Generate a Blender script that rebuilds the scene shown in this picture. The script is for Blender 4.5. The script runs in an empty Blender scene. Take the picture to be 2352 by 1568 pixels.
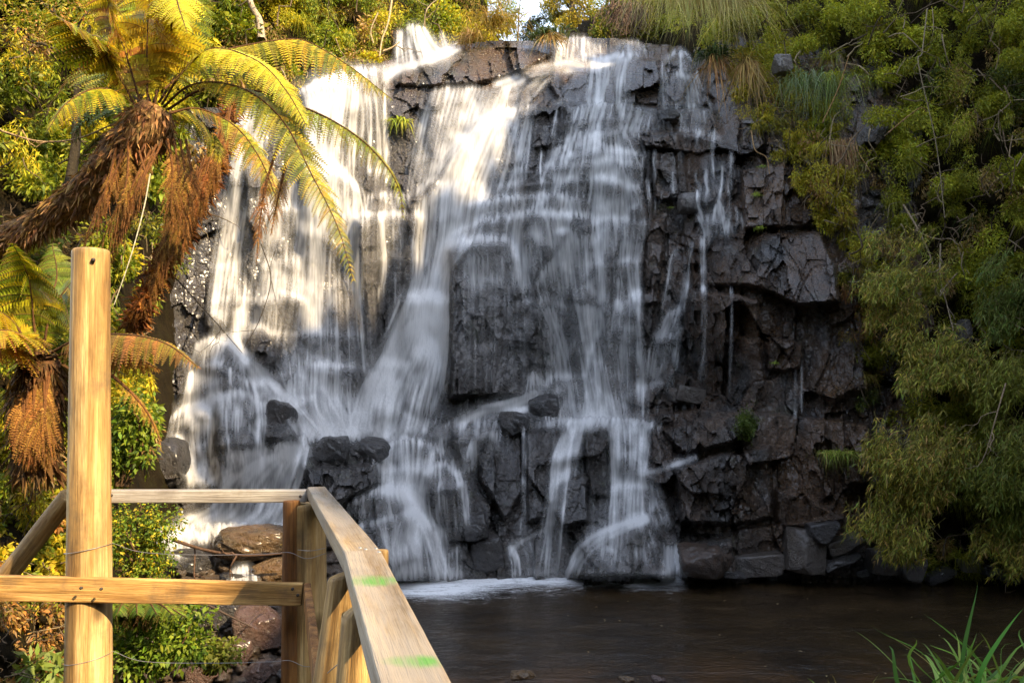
import bpy, math, random
import numpy as np
from mathutils import Vector, Matrix
random.seed(7); RNG = np.random.default_rng(11)
S = bpy.context.scene
COL = S.collection
# ------------------------------------------------------------------ camera geometry
F, CX, CY = 1829.0, 1176.0, 784.0
PITCH = math.atan((919 - 784) / F)
CAMZ = 3.1
cp, sp = math.cos(PITCH), math.sin(PITCH)
def pt(u, v, Y):
    u = np.asarray(u, float); v = np.asarray(v, float); Y = np.asarray(Y, float)
    a = (u - CX) / F; b = (CY - v) / F
    t = Y / (cp - b * sp)
    return np.stack(np.broadcast_arrays(a * t, Y, CAMZ + t * (sp + b * cp)), -1)
def on_z(u, v, z):
    a = (u - CX) / F; b = (CY - v) / F
    t = (z - CAMZ) / (sp + b * cp)
    return np.array([a * t, t * (cp - b * sp), z])
# ------------------------------------------------------------------ object helpers
def tag(o, label=None, cat=None, group=None, kind=None):
    if label: o['label'] = label
    if cat: o['category'] = cat
    if group: o['group'] = group
    if kind: o['kind'] = kind
    return o
def empty(name, loc, label, cat, group=None):
    o = bpy.data.objects.new(name, None); COL.objects.link(o)
    o.location = loc; o.empty_display_size = .2
    return tag(o, label, cat, group)
def link(name, me, parent=None):
    o = bpy.data.objects.new(name, me); COL.objects.link(o)
    if parent is not None:
        o.parent = parent
        o.matrix_parent_inverse = Matrix.Translation(parent.location).inverted()
    return o
class Acc:
    def __init__(s): s.v = []; s.f = []; s.c = []; s.n = 0; s.m = []
    def add(s, V, Fq, C, mi=0):
        V = np.asarray(V, float).reshape(-1, 3); Fq = np.asarray(Fq, int).reshape(-1, 4)
        C = np.broadcast_to(np.asarray(C, float), (len(V), 3))
        s.v.append(V); s.f.append(Fq + s.n); s.c.append(C); s.n += len(V); s.m.append(np.full(len(Fq), mi))
    def build(s, name, mats, parent=None, smooth=True, at=None):
        V = np.concatenate(s.v); Q = np.concatenate(s.f); C = np.concatenate(s.c); MI = np.concatenate(s.m)
        return build(name, V, Q, mats, parent, C, smooth, MI, at)
def build(name, V, Q, mats, parent=None, C=None, smooth=True, MI=None, at=None, uv=None, fa=None):
    """one mesh object from arrays; its origin sits at `at` (its base), vertices relative to it"""
    V = np.asarray(V, float)
    if at is None and parent is None:
        at = np.array([V[:, 0].mean(), V[:, 1].mean(), V[:, 2].min()])
    if at is not None: V = V - np.asarray(at)
    me = bpy.data.meshes.new(name)
    nf = len(Q); k = Q.shape[1]
    me.vertices.add(len(V)); me.vertices.foreach_set('co', V.astype(np.float32).ravel())
    me.loops.add(nf * k); me.loops.foreach_set('vertex_index', Q.astype(np.int32).ravel())
    me.polygons.add(nf); me.polygons.foreach_set('loop_start', np.arange(0, nf * k, k, dtype=np.int32))
    try: me.polygons.foreach_set('loop_total', np.full(nf, k, dtype=np.int32))
    except Exception: pass
    if MI is not None: me.polygons.foreach_set('material_index', MI.astype(np.int32))
    me.polygons.foreach_set('use_smooth', np.full(nf, smooth, dtype=bool))
    if C is not None:
        a = me.color_attributes.new('col', 'FLOAT_COLOR', 'POINT')
        a.data.foreach_set('color', np.concatenate([C, np.ones((len(C), 1))], 1).astype(np.float32).ravel())
    if fa:
        for kk, arr in fa.items():
            a = me.attributes.new(kk, 'FLOAT', 'POINT'); a.data.foreach_set('value', np.asarray(arr, np.float32).ravel())
    if uv is not None:
        l = me.uv_layers.new(name='UVMap'); l.data.foreach_set('uv', uv[Q.ravel()].astype(np.float32).ravel())
    me.update(calc_edges=True); me.validate()
    for m in (mats if isinstance(mats, (list, tuple)) else [mats]): me.materials.append(m)
    o = link(name, me, parent)
    if at is not None: o.location = at
    return o
def grid_faces(nr, nc):
    i = np.arange(nr * nc).reshape(nr, nc)
    return np.stack([i[:-1, :-1], i[1:, :-1], i[1:, 1:], i[:-1, 1:]], -1).reshape(-1, 4)
# ------------------------------------------------------------------ noise
_T = RNG.random((256, 256))
def vn(x, y, s=0):
    x = np.asarray(x, float) + s * 17.31; y = np.asarray(y, float) + s * 9.77
    xi = np.floor(x).astype(int); yi = np.floor(y).astype(int); fx = x - xi; fy = y - yi
    fx = fx * fx * (3 - 2 * fx); fy = fy * fy * (3 - 2 * fy)
    g = lambda a, b: _T[a & 255, b & 255]
    return (g(xi, yi) * (1 - fx) + g(xi + 1, yi) * fx) * (1 - fy) + (g(xi, yi + 1) * (1 - fx) + g(xi + 1, yi + 1) * fx) * fy
def fbm(x, y, o=4, s=0):
    r = 0; a = .5
    for k in range(o): r = r + a * (vn(x * 2 ** k, y * 2 ** k, s + k * 3) - .5); a *= .5
    return r
def voro(u, v, sx, sy, jit, s):
    """jittered brick cells: first and second distance, three random numbers per cell, offset from the seed"""
    ju = u / sx; jv = v / sy
    ci = np.floor(ju).astype(int); cj = np.floor(jv).astype(int)
    F1 = np.full(u.shape, 9.); F2 = np.full(u.shape, 9.); R = np.zeros(u.shape + (3,)); DU = np.zeros(u.shape); DV = np.zeros(u.shape)
    for dj in (-1, 0, 1):
        for di in (-2, -1, 0, 1, 2):
            a = ci + di; b = cj + dj
            h = lambda k: _T[(a * 7 + k * 31 + s * 13) & 255, (b * 11 + k * 57 + s * 5) & 255]
            su = a + .5 + (b & 1) * .5 + (h(1) - .5) * jit; sv = b + .5 + (h(2) - .5) * jit
            du = ju - su; dv = jv - sv
            d = .62 * np.maximum(np.abs(du + .12 * (h(6) - .5) * dv), np.abs(dv + .25 * (h(7) - .5) * du)) + .38 * np.hypot(du, dv)
            n = d < F1
            F2 = np.where(n, F1, np.minimum(F2, d)); F1 = np.where(n, d, F1)
            for q in range(3): R[..., q] = np.where(n, h(3 + q), R[..., q])
            DU = np.where(n, du, DU); DV = np.where(n, dv, DV)
    return F1, F2, R, DU, DV
def sm(x, a, b):
    t = np.clip((x - a) / (b - a), 0, 1); return t * t * (3 - 2 * t)
def inpoly(u, v, poly):
    """signed: distance inside the polygon (0 outside)"""
    P = np.asarray(poly, float); n = len(P)
    ins = np.zeros(u.shape, bool); dist = np.full(u.shape, 1e9)
    for i in range(n):
        x0, y0 = P[i]; x1, y1 = P[(i + 1) % n]
        c = ((y0 > v) != (y1 > v)) & (u < (x1 - x0) * (v - y0) / (y1 - y0 + 1e-9) + x0)
        ins ^= c
        dx, dy = x1 - x0, y1 - y0; L = dx * dx + dy * dy + 1e-9
        t = np.clip(((u - x0) * dx + (v - y0) * dy) / L, 0, 1)
        dist = np.minimum(dist, np.hypot(u - x0 - t * dx, v - y0 - t * dy))
    return np.where(ins, dist, 0.)
def table(us, vs, T):
    T = np.asarray(T, float); us = np.asarray(us, float); vs = np.asarray(vs, float)
    def f(u, v):
        u = np.clip(u, us[0], us[-1] - 1e-6); v = np.clip(v, vs[0], vs[-1] - 1e-6)
        i = np.clip(np.searchsorted(us, u, 'right') - 1, 0, len(us) - 2); j = np.clip(np.searchsorted(vs, v, 'right') - 1, 0, len(vs) - 2)
        a = (u - us[i]) / (us[i + 1] - us[i]); b = (v - vs[j]) / (vs[j + 1] - vs[j])
        return (T[j, i] * (1 - a) + T[j, i + 1] * a) * (1 - b) + (T[j + 1, i] * (1 - a) + T[j + 1, i + 1] * a) * b
    return f
def catmull(P, n):
    P = np.asarray(P, float); m = len(P)
    if m == 2:
        t = np.linspace(0, 1, n).reshape((-1,) + (1,) * (P.ndim - 1)); return P[0] * (1 - t) + P[1] * t
    E = np.concatenate([[2 * P[0] - P[1]], P, [2 * P[-1] - P[-2]]])
    x = np.linspace(0, m - 1 - 1e-6, n); i = x.astype(int); t = (x - i).reshape((-1,) + (1,) * (P.ndim - 1))
    a, b, c, d = E[i], E[i + 1], E[i + 2], E[i + 3]
    return .5 * (2 * b + (c - a) * t + (2 * a - 5 * b + 4 * c - d) * t ** 2 + (3 * b - a - 3 * c + d) * t ** 3)
# ------------------------------------------------------------------ materials
def mat(name):
    m = bpy.data.materials.new(name); m.use_nodes = True
    nt = m.node_tree; nt.nodes.clear()
    out = nt.nodes.new('ShaderNodeOutputMaterial')
    return m, nt, out
def N(nt, t, **k):
    n = nt.nodes.new('ShaderNode' + t)
    for a, b in k.items():
        if a == 'ins':
            for i, x in b.items(): n.inputs[i].default_value = x
        else: setattr(n, a, b)
    return n
def L(nt, a, b): nt.links.new(a, b)
def ramp(nt, fac, stops, interp='LINEAR'):
    r = N(nt, 'ValToRGB'); r.color_ramp.interpolation = interp
    e = r.color_ramp.elements
    while len(e) < len(stops): e.new(.5)
    for i, (p, c) in enumerate(stops): e[i].position = p; e[i].color = (*c, 1) if len(c) == 3 else c
    L(nt, fac, r.inputs[0]); return r.outputs[0]
def math_(nt, op, a, b=None, c=None, clamp=False):
    n = N(nt, 'Math', operation=op, use_clamp=clamp)
    for i, x in enumerate((a, b, c)):
        if x is None: continue
        if isinstance(x, (int, float)): n.inputs[i].default_value = x
        else: L(nt, x, n.inputs[i])
    return n.outputs[0]
def mixc(nt, fac, a, b, mode='MIX'):
    n = N(nt, 'MixRGB', blend_type=mode)
    for i, x in enumerate((fac, a, b)):
        if isinstance(x, (int, float)): n.inputs[i].default_value = x
        elif isinstance(x, tuple): n.inputs[i].default_value = (*x, 1)
        else: L(nt, x, n.inputs[i])
    return n.outputs[0]
def noise(nt, vec, scale, detail=4, rough=.55, dist=0):
    n = N(nt, 'TexNoise', ins={'Scale': scale, 'Detail': detail, 'Roughness': rough, 'Distortion': dist})
    if vec is not None: L(nt, vec, n.inputs['Vector'])
    return n.outputs['Fac']
def mapping(nt, vec, scale=(1, 1, 1), rot=(0, 0, 0), loc=(0, 0, 0)):
    n = N(nt, 'Mapping'); L(nt, vec, n.inputs['Vector'])
    n.inputs['Scale'].default_value = scale; n.inputs['Rotation'].default_value = rot; n.inputs['Location'].default_value = loc
    return n.outputs[0]
def bump(nt, h, strength, dist, normal=None):
    n = N(nt, 'Bump', ins={'Strength': strength, 'Distance': dist}); L(nt, h, n.inputs['Height'])
    if normal is not None: L(nt, normal, n.inputs['Normal'])
    return n.outputs[0]

def rock_mat(name, dark, mid, brown, browness, rough=(.22, .5), moss=.0, warm_x=None):
    m, nt, out = mat(name)
    g = N(nt, 'NewGeometry'); pos = g.outputs['Position']
    n1 = noise(nt, pos, 1.3, 6, .6); n2 = noise(nt, pos, 9, 5, .65); n3 = noise(nt, pos, 40, 4, .7)
    c = ramp(nt, n1, [(.3, dark), (.62, mid)])
    c = mixc(nt, .55, c, ramp(nt, n2, [(.3, tuple(x * .45 for x in mid)), (.7, tuple(x * 1.6 for x in mid))]), 'MIX')
    bn = noise(nt, mapping(nt, pos, (1, 1, .55)), 1.1, 5, .65)
    bf = ramp(nt, bn, [(.36, (0, 0, 0)), (.58, (1, 1, 1))])
    if warm_x is not None:          # iron staining grows towards one end of the face
        sx = N(nt, 'SeparateXYZ'); L(nt, pos, sx.inputs[0])
        mr = N(nt, 'MapRange', ins={1: warm_x[0], 2: warm_x[1], 3: .12, 4: 1.0}); L(nt, sx.outputs[0], mr.inputs[0])
        mz = N(nt, 'MapRange', ins={1: 9.6, 2: 10.8, 3: 0, 4: .8}); L(nt, sx.outputs[2], mz.inputs[0])  # browner top: brown rock plus its sunlit tone put into the colour
        bf = math_(nt, 'MULTIPLY', bf, math_(nt, 'MAXIMUM', mr.outputs[0], mz.outputs[0]))
    c = mixc(nt, math_(nt, 'MULTIPLY', bf, browness), c, brown)
    # thin pale mineral flecks and drips
    dr = noise(nt, mapping(nt, pos, (16, 16, 1.2)), 1.0, 4, .6)
    c = mixc(nt, ramp(nt, dr, [(.58, (0, 0, 0)), (.74, (.25, .25, .25))]), c, tuple(min(1, x * 2.6) for x in mid))
    if moss > 0:
        mn = noise(nt, pos, 2.3, 5, .7)
        c = mixc(nt, math_(nt, 'MULTIPLY', ramp(nt, mn, [(.60, (0, 0, 0)), (.70, (1, 1, 1))]), moss), c, (.05, .075, .012))
    b = N(nt, 'BsdfPrincipled'); L(nt, c, b.inputs['Base Color'])
    r = ramp(nt, n2, [(.3, (rough[0],) * 3), (.7, (rough[1],) * 3)]); L(nt, r, b.inputs['Roughness'])
    b.inputs['Specular IOR Level'].default_value = .8; b.inputs['Coat Weight'].default_value = .40; b.inputs['Coat Roughness'].default_value = .22
    h = math_(nt, 'ADD', math_(nt, 'MULTIPLY', n2, .7), math_(nt, 'MULTIPLY', n3, .3))
    L(nt, bump(nt, h, 1.0, .13), b.inputs['Normal'])
    L(nt, b.outputs[0], out.inputs[0]); return m

def leaf_mat(name, trans=.35, rough=.5, var=.25):
    m, nt, out = mat(name)
    a = N(nt, 'Attribute', attribute_name='col')
    oi = N(nt, 'ObjectInfo')
    hs = N(nt, 'HueSaturation', ins={'Saturation': 1.0, 'Value': 1.0})
    L(nt, a.outputs['Color'], hs.inputs['Color'])
    L(nt, math_(nt, 'MULTIPLY_ADD', oi.outputs['Random'], .03, .485), hs.inputs['Hue'])
    c = hs.outputs[0]
    b = N(nt, 'BsdfPrincipled', ins={'Roughness': rough, 'Specular IOR Level': .25}); L(nt, c, b.inputs['Base Color'])
    t = N(nt, 'BsdfTranslucent'); L(nt, mixc(nt, 1, c, (1.25, 1.2, .6), 'MULTIPLY'), t.inputs['Color'])
    x = N(nt, 'MixShader', ins={0: trans}); L(nt, b.outputs[0], x.inputs[1]); L(nt, t.outputs[0], x.inputs[2])
    L(nt, x.outputs[0], out.inputs[0]); return m

def bark_mat(name):
    m, nt, out = mat(name)
    a = N(nt, 'Attribute', attribute_name='col')
    tc = N(nt, 'TexCoord')
    n = noise(nt, tc.outputs['Object'], 30, 5, .7)
    c = mixc(nt, .8, a.outputs['Color'], ramp(nt, n, [(.3, (.35, .33, .3)), (.7, (1.5, 1.45, 1.4))]), 'MULTIPLY')
    b = N(nt, 'BsdfPrincipled', ins={'Roughness': .85, 'Specular IOR Level': .2}); L(nt, c, b.inputs['Base Color'])
    L(nt, bump(nt, n, .8, .02), b.inputs['Normal'])
    L(nt, b.outputs[0], out.inputs[0]); return m

def soil_mat():
    m, nt, out = mat('soil')
    g = N(nt, 'NewGeometry'); pos = g.outputs['Position']
    n = noise(nt, pos, 2.5, 8, .7); n2 = noise(nt, pos, 22, 6, .75)
    c = ramp(nt, n, [(.3, (.010, .009, .004)), (.5, (.030, .021, .009)), (.7, (.035, .035, .010))])
    c = mixc(nt, .6, c, ramp(nt, n2, [(.3, (.3, .3, .3)), (.7, (1.7, 1.6, 1.4))]), 'MULTIPLY')
    b = N(nt, 'BsdfPrincipled', ins={'Roughness': .95, 'Specular IOR Level': .1}); L(nt, c, b.inputs['Base Color'])
    L(nt, bump(nt, n2, 1, .15), b.inputs['Normal'])
    L(nt, b.outputs[0], out.inputs[0]); return m

def fall_mat():
    m, nt, out = mat('falling_water')
    g = N(nt, 'NewGeometry')
    dn = N(nt, 'Attribute', attribute_name='dens').outputs['Fac']
    f1 = noise(nt, mapping(nt, g.outputs['Position'], (55, 25, 2.2)), 1, 3, .65)
    a = math_(nt, 'MULTIPLY', dn, math_(nt, 'MULTIPLY_ADD', f1, .9, .55), clamp=True)
    a = math_(nt, 'MAXIMUM', a, math_(nt, 'MULTIPLY_ADD', dn, 2.2, -1.25, clamp=True))
    df = N(nt, 'BsdfDiffuse'); df.inputs[0].default_value = (.74, .73, .72, 1)
    tl = N(nt, 'BsdfTranslucent'); tl.inputs[0].default_value = (.74, .73, .72, 1)
    x = N(nt, 'MixShader', ins={0: .3}); L(nt, df.outputs[0], x.inputs[1]); L(nt, tl.outputs[0], x.inputs[2])
    tr = N(nt, 'BsdfTransparent')
    y = N(nt, 'MixShader'); L(nt, math_(nt, 'MULTIPLY', a, .97), y.inputs[0]); L(nt, tr.outputs[0], y.inputs[1]); L(nt, x.outputs[0], y.inputs[2])
    L(nt, y.outputs[0], out.inputs[0]); return m

def pool_mat():
    m, nt, out = mat('pool_water')
    g = N(nt, 'NewGeometry'); pos = g.outputs['Position']
    sx = N(nt, 'SeparateXYZ'); L(nt, pos, sx.inputs[0])
    w1 = noise(nt, mapping(nt, pos, (1.6, 5, 1)), 1, 4, .6, .6); w2 = noise(nt, mapping(nt, pos, (9, 22, 1)), 1, 4, .65, .3)
    h = math_(nt, 'ADD', math_(nt, 'MULTIPLY', w1, .7), math_(nt, 'MULTIPLY', w2, .4))
    bed = noise(nt, mapping(nt, pos, (1.0, 1.5, 1)), 1.0, 6, .65)
    c = ramp(nt, bed, [(.35, (.017, .011, .006)), (.65, (.042, .026, .012))])
    sh = N(nt, 'MapRange', ins={1: 10.2, 2: 8.4, 3: 0, 4: 1}); L(nt, sx.outputs[1], sh.inputs[0])
    c = mixc(nt, math_(nt, 'MULTIPLY', sh.outputs[0], ramp(nt, bed, [(.4, (0, 0, 0)), (.6, (1, 1, 1))])), c, (.075, .035, .012))
    foam = N(nt, 'Attribute', attribute_name='foam').outputs['Fac']
    fn = noise(nt, mapping(nt, pos, (3.0, 9, 1)), 1, 6, .7, 1.2); fn2 = noise(nt, pos, 30, 3, .7)
    fq = math_(nt, 'ADD', math_(nt, 'MULTIPLY', fn, .7), math_(nt, 'MULTIPLY', fn2, .3))
    fa = math_(nt, 'DIVIDE', math_(nt, 'SUBTRACT', fq, math_(nt, 'SUBTRACT', .74, math_(nt, 'MULTIPLY', foam, .46))), .34, clamp=True)
    fa = math_(nt, 'MULTIPLY', math_(nt, 'POWER', fa, 1.5), math_(nt, 'MULTIPLY', foam, 4, clamp=True), clamp=True)
    b = N(nt, 'BsdfPrincipled', ins={'Roughness': .10, 'IOR': 1.333, 'Specular IOR Level': .9}); L(nt, c, b.inputs['Base Color'])
    L(nt, bump(nt, h, .5, .10), b.inputs['Normal'])
    fd = N(nt, 'BsdfDiffuse'); fd.inputs[0].default_value = (.8, .8, .8, 1)
    x = N(nt, 'MixShader'); L(nt, math_(nt, 'MULTIPLY', fa, .9), x.inputs[0]); L(nt, b.outputs[0], x.inputs[1]); L(nt, fd.outputs[0], x.inputs[2])
    L(nt, x.outputs[0], out.inputs[0]); return m

def wood_mat(name, a, b_, grey=None, greyf=0, ring=26, along='Z', knots=True, paint=None):
    m, nt, out = mat(name)
    tc = N(nt, 'TexCoord'); ob = tc.outputs['Object']
    sc = {'Z': (1, 1, .05), 'X': (.05, 1, 1), 'Y': (1, .05, 1)}[along]
    st = mapping(nt, ob, sc)
    n1 = noise(nt, st, ring, 5, .6, .6); n2 = noise(nt, mapping(nt, ob, tuple(.2 if q < 1 else 1 for q in sc)), 8, 5, .65)
    n3 = noise(nt, st, ring * 5, 3, .6)
    c = ramp(nt, n1, [(.32, tuple(x * .55 for x in a)), (.48, a), (.66, b_)])
    c = mixc(nt, .8, c, ramp(nt, n2, [(.34, (.42, .33, .24)), (.5, (.95, .9, .85)), (.66, (1.25, 1.25, 1.25))]), 'MULTIPLY')
    c = mixc(nt, .35, c, ramp(nt, n3, [(.3, (.45, .42, .4)), (.6, (1.1, 1.1, 1.1))]), 'MULTIPLY')
    # dark checks along the grain
    ck = noise(nt, mapping(nt, ob, tuple(.02 if q < 1 else 1 for q in sc)), 34, 3, .5)
    c = mixc(nt, ramp(nt, ck, [(.66, (0, 0, 0)), (.72, (.75, .75, .75))]), c, tuple(x * .22 for x in a))
    fg = noise(nt, mapping(nt, ob, tuple(.03 if q < 1 else 1 for q in sc)), 160, 3, .7)
    c = mixc(nt, .55, c, ramp(nt, fg, [(.34, (.5, .45, .40)), (.52, (1, 1, 1)), (.7, (1.2, 1.2, 1.15))]), 'MULTIPLY')
    vo = N(nt, 'TexVoronoi', ins={'Scale': 3.3}); L(nt, mapping(nt, ob, tuple(.55 if q < 1 else 1 for q in sc)), vo.inputs['Vector'])
    kd = math_(nt, 'ADD', vo.outputs['Distance'], math_(nt, 'MULTIPLY_ADD', n1, .10, -.05))
    c = mixc(nt, ramp(nt, kd, [(.05, (.9, .9, .9)), (.09, (.6, .6, .6)), (.15, (0, 0, 0))]), c, tuple(x * .25 for x in a))
    dirt = noise(nt, ob, 5, 6, .7)
    c = mixc(nt, ramp(nt, dirt, [(.52, (0, 0, 0)), (.70, (.55, .55, .55))]), c, (.10, .075, .05))
    if grey is not None:
        gn = noise(nt, mapping(nt, ob, tuple(.15 if q < 1 else 1 for q in sc)), 9, 6, .7)
        c = mixc(nt, math_(nt, 'MULTIPLY', ramp(nt, gn, [(.36, (0, 0, 0)), (.55, (1, 1, 1))]), greyf), c, grey)
    if paint:
        g = N(nt, 'NewGeometry')
        for (px, py, pz, rx, ry) in paint:
            mp = N(nt, 'Mapping', vector_type='POINT')
            v = N(nt, 'VectorMath', operation='SUBTRACT'); L(nt, g.outputs['Position'], v.inputs[0]); v.inputs[1].default_value = (px, py, pz)
            v2 = N(nt, 'VectorMath', operation='MULTIPLY'); L(nt, v.outputs[0], v2.inputs[0]); v2.inputs[1].default_value = (1 / rx, 1 / ry, 1 / .02)
            ln = N(nt, 'VectorMath', operation='LENGTH'); L(nt, v2.outputs[0], ln.inputs[0])
            pn = noise(nt, ob, 14, 3, .6)
            fac = ramp(nt, math_(nt, 'ADD', ln.outputs['Value'], math_(nt, 'MULTIPLY', math_(nt, 'SUBTRACT', pn, .5), .9)), [(.3, (.9, .9, .9)), (1.1, (0, 0, 0))])
            c = mixc(nt, math_(nt, 'MULTIPLY', fac, ramp(nt, n3, [(.35, (.35, .35, .35)), (.55, (1, 1, 1))])), c, (.075, .23, .035))
    b = N(nt, 'BsdfPrincipled', ins={'Roughness': .7, 'Specular IOR Level': .3}); L(nt, c, b.inputs['Base Color'])
    L(nt, bump(nt, math_(nt, 'ADD', n1, math_(nt, 'ADD', math_(nt, 'MULTIPLY', ck, .8), fg)), .8, .006), b.inputs['Normal'])
    L(nt, b.outputs[0], out.inputs[0]); return m
def plain_mat(name, c, rough=.5, metal=0):
    m, nt, out = mat(name)
    n = noise(nt, N(nt, 'TexCoord').outputs['Object'], 40, 4, .6)
    b = N(nt, 'BsdfPrincipled', ins={'Roughness': rough, 'Metallic': metal})
    L(nt, mixc(nt, .4, c, ramp(nt, n, [(.3, (.5, .5, .5)), (.7, (1.3, 1.3, 1.3))]), 'MULTIPLY'), b.inputs['Base Color'])
    L(nt, b.outputs[0], out.inputs[0]); return m

M_CLIFF = rock_mat('wet_basalt', (.009, .008, .0076), (.036, .032, .029), (.078, .036, .010), 1.0, (.17, .42), .25, (1.5, 5.0))
M_ROCK = rock_mat('wet_boulder', (.009, .009, .010), (.026, .025, .026), (.03, .018, .009), .5, (.2, .5), .15)
M_ROCKG = rock_mat('golden_boulder', (.03, .02, .008), (.10, .06, .022), (.14, .07, .015), .8, (.15, .4), .1)
M_ROCKR = rock_mat('reddish_boulder', (.03, .018, .013), (.085, .045, .03), (.08, .033, .016), .6, (.2, .5), .05)
M_ROCKP = rock_mat('pale_broken_boulder', (.022, .02, .018), (.10, .092, .085), (.06, .036, .018), .7, (.3, .55), .1)
M_LEAF = leaf_mat('leaf'); M_FERN = leaf_mat('fern_leaf', .42, .45); M_DRY = leaf_mat('dry_leaf', .3, .8)
M_BARK = bark_mat('bark'); M_SOIL = soil_mat(); M_FALL = fall_mat(); M_POOL = pool_mat()
# ------------------------------------------------------------------ cliff relief
CU = [300, 550, 700, 850, 1000, 1150, 1300, 1500, 1700, 1900, 2120]
CV = [40, 130, 200, 300, 450, 600, 800, 930, 990, 1100, 1330, 1440]
CT = [[19, 19, 19.2, 19.2, 19.2, 19.5, 20.2, 20.2, 19.5, 17.8, 16.8],
      [17.5, 17.6, 17.8, 17.9, 18.1, 18.4, 19.0, 18.8, 17.9, 17.0, 16.4],
      [16.3, 16.6, 16.9, 17.1, 17.4, 17.4, 17.7, 17.6, 17.0, 16.4, 16.1],
      [16.0, 16.4, 16.7, 16.9, 16.9, 16.8, 16.9, 16.8, 16.3, 15.8, 15.6],
      [15.8, 16.2, 16.5, 16.7, 16.5, 16.3, 16.2, 16.1, 15.7, 15.3, 15.2],
      [15.4, 16.0, 16.3, 16.5, 16.3, 16.0, 15.9, 15.8, 15.3, 14.9, 14.9],
      [14.8, 15.5, 15.9, 16.2, 15.7, 15.75, 15.8, 15.6, 15.1, 14.7, 14.7],
      [14.2, 14.7, 15.4, 15.7, 15.3, 15.5, 15.6, 15.5, 15.0, 14.6, 14.5],
      [13.8, 14.2, 14.9, 15.1, 14.9, 14.8, 14.9, 14.9, 14.8, 14.5, 14.4],
      [13.0, 13.4, 14.1, 14.5, 14.5, 14.5, 14.5, 14.5, 14.4, 14.3, 14.3],
      [12.0, 12.4, 13.4, 13.95, 14.05, 14.1, 14.1, 14.1, 14.1, 14.1, 14.1],
      [11.4, 11.8, 13.0, 13.7, 13.9, 13.95, 13.95, 13.95, 13.95, 13.95, 13.9]]
cliff0 = table(CU, CV, CT)
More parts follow.
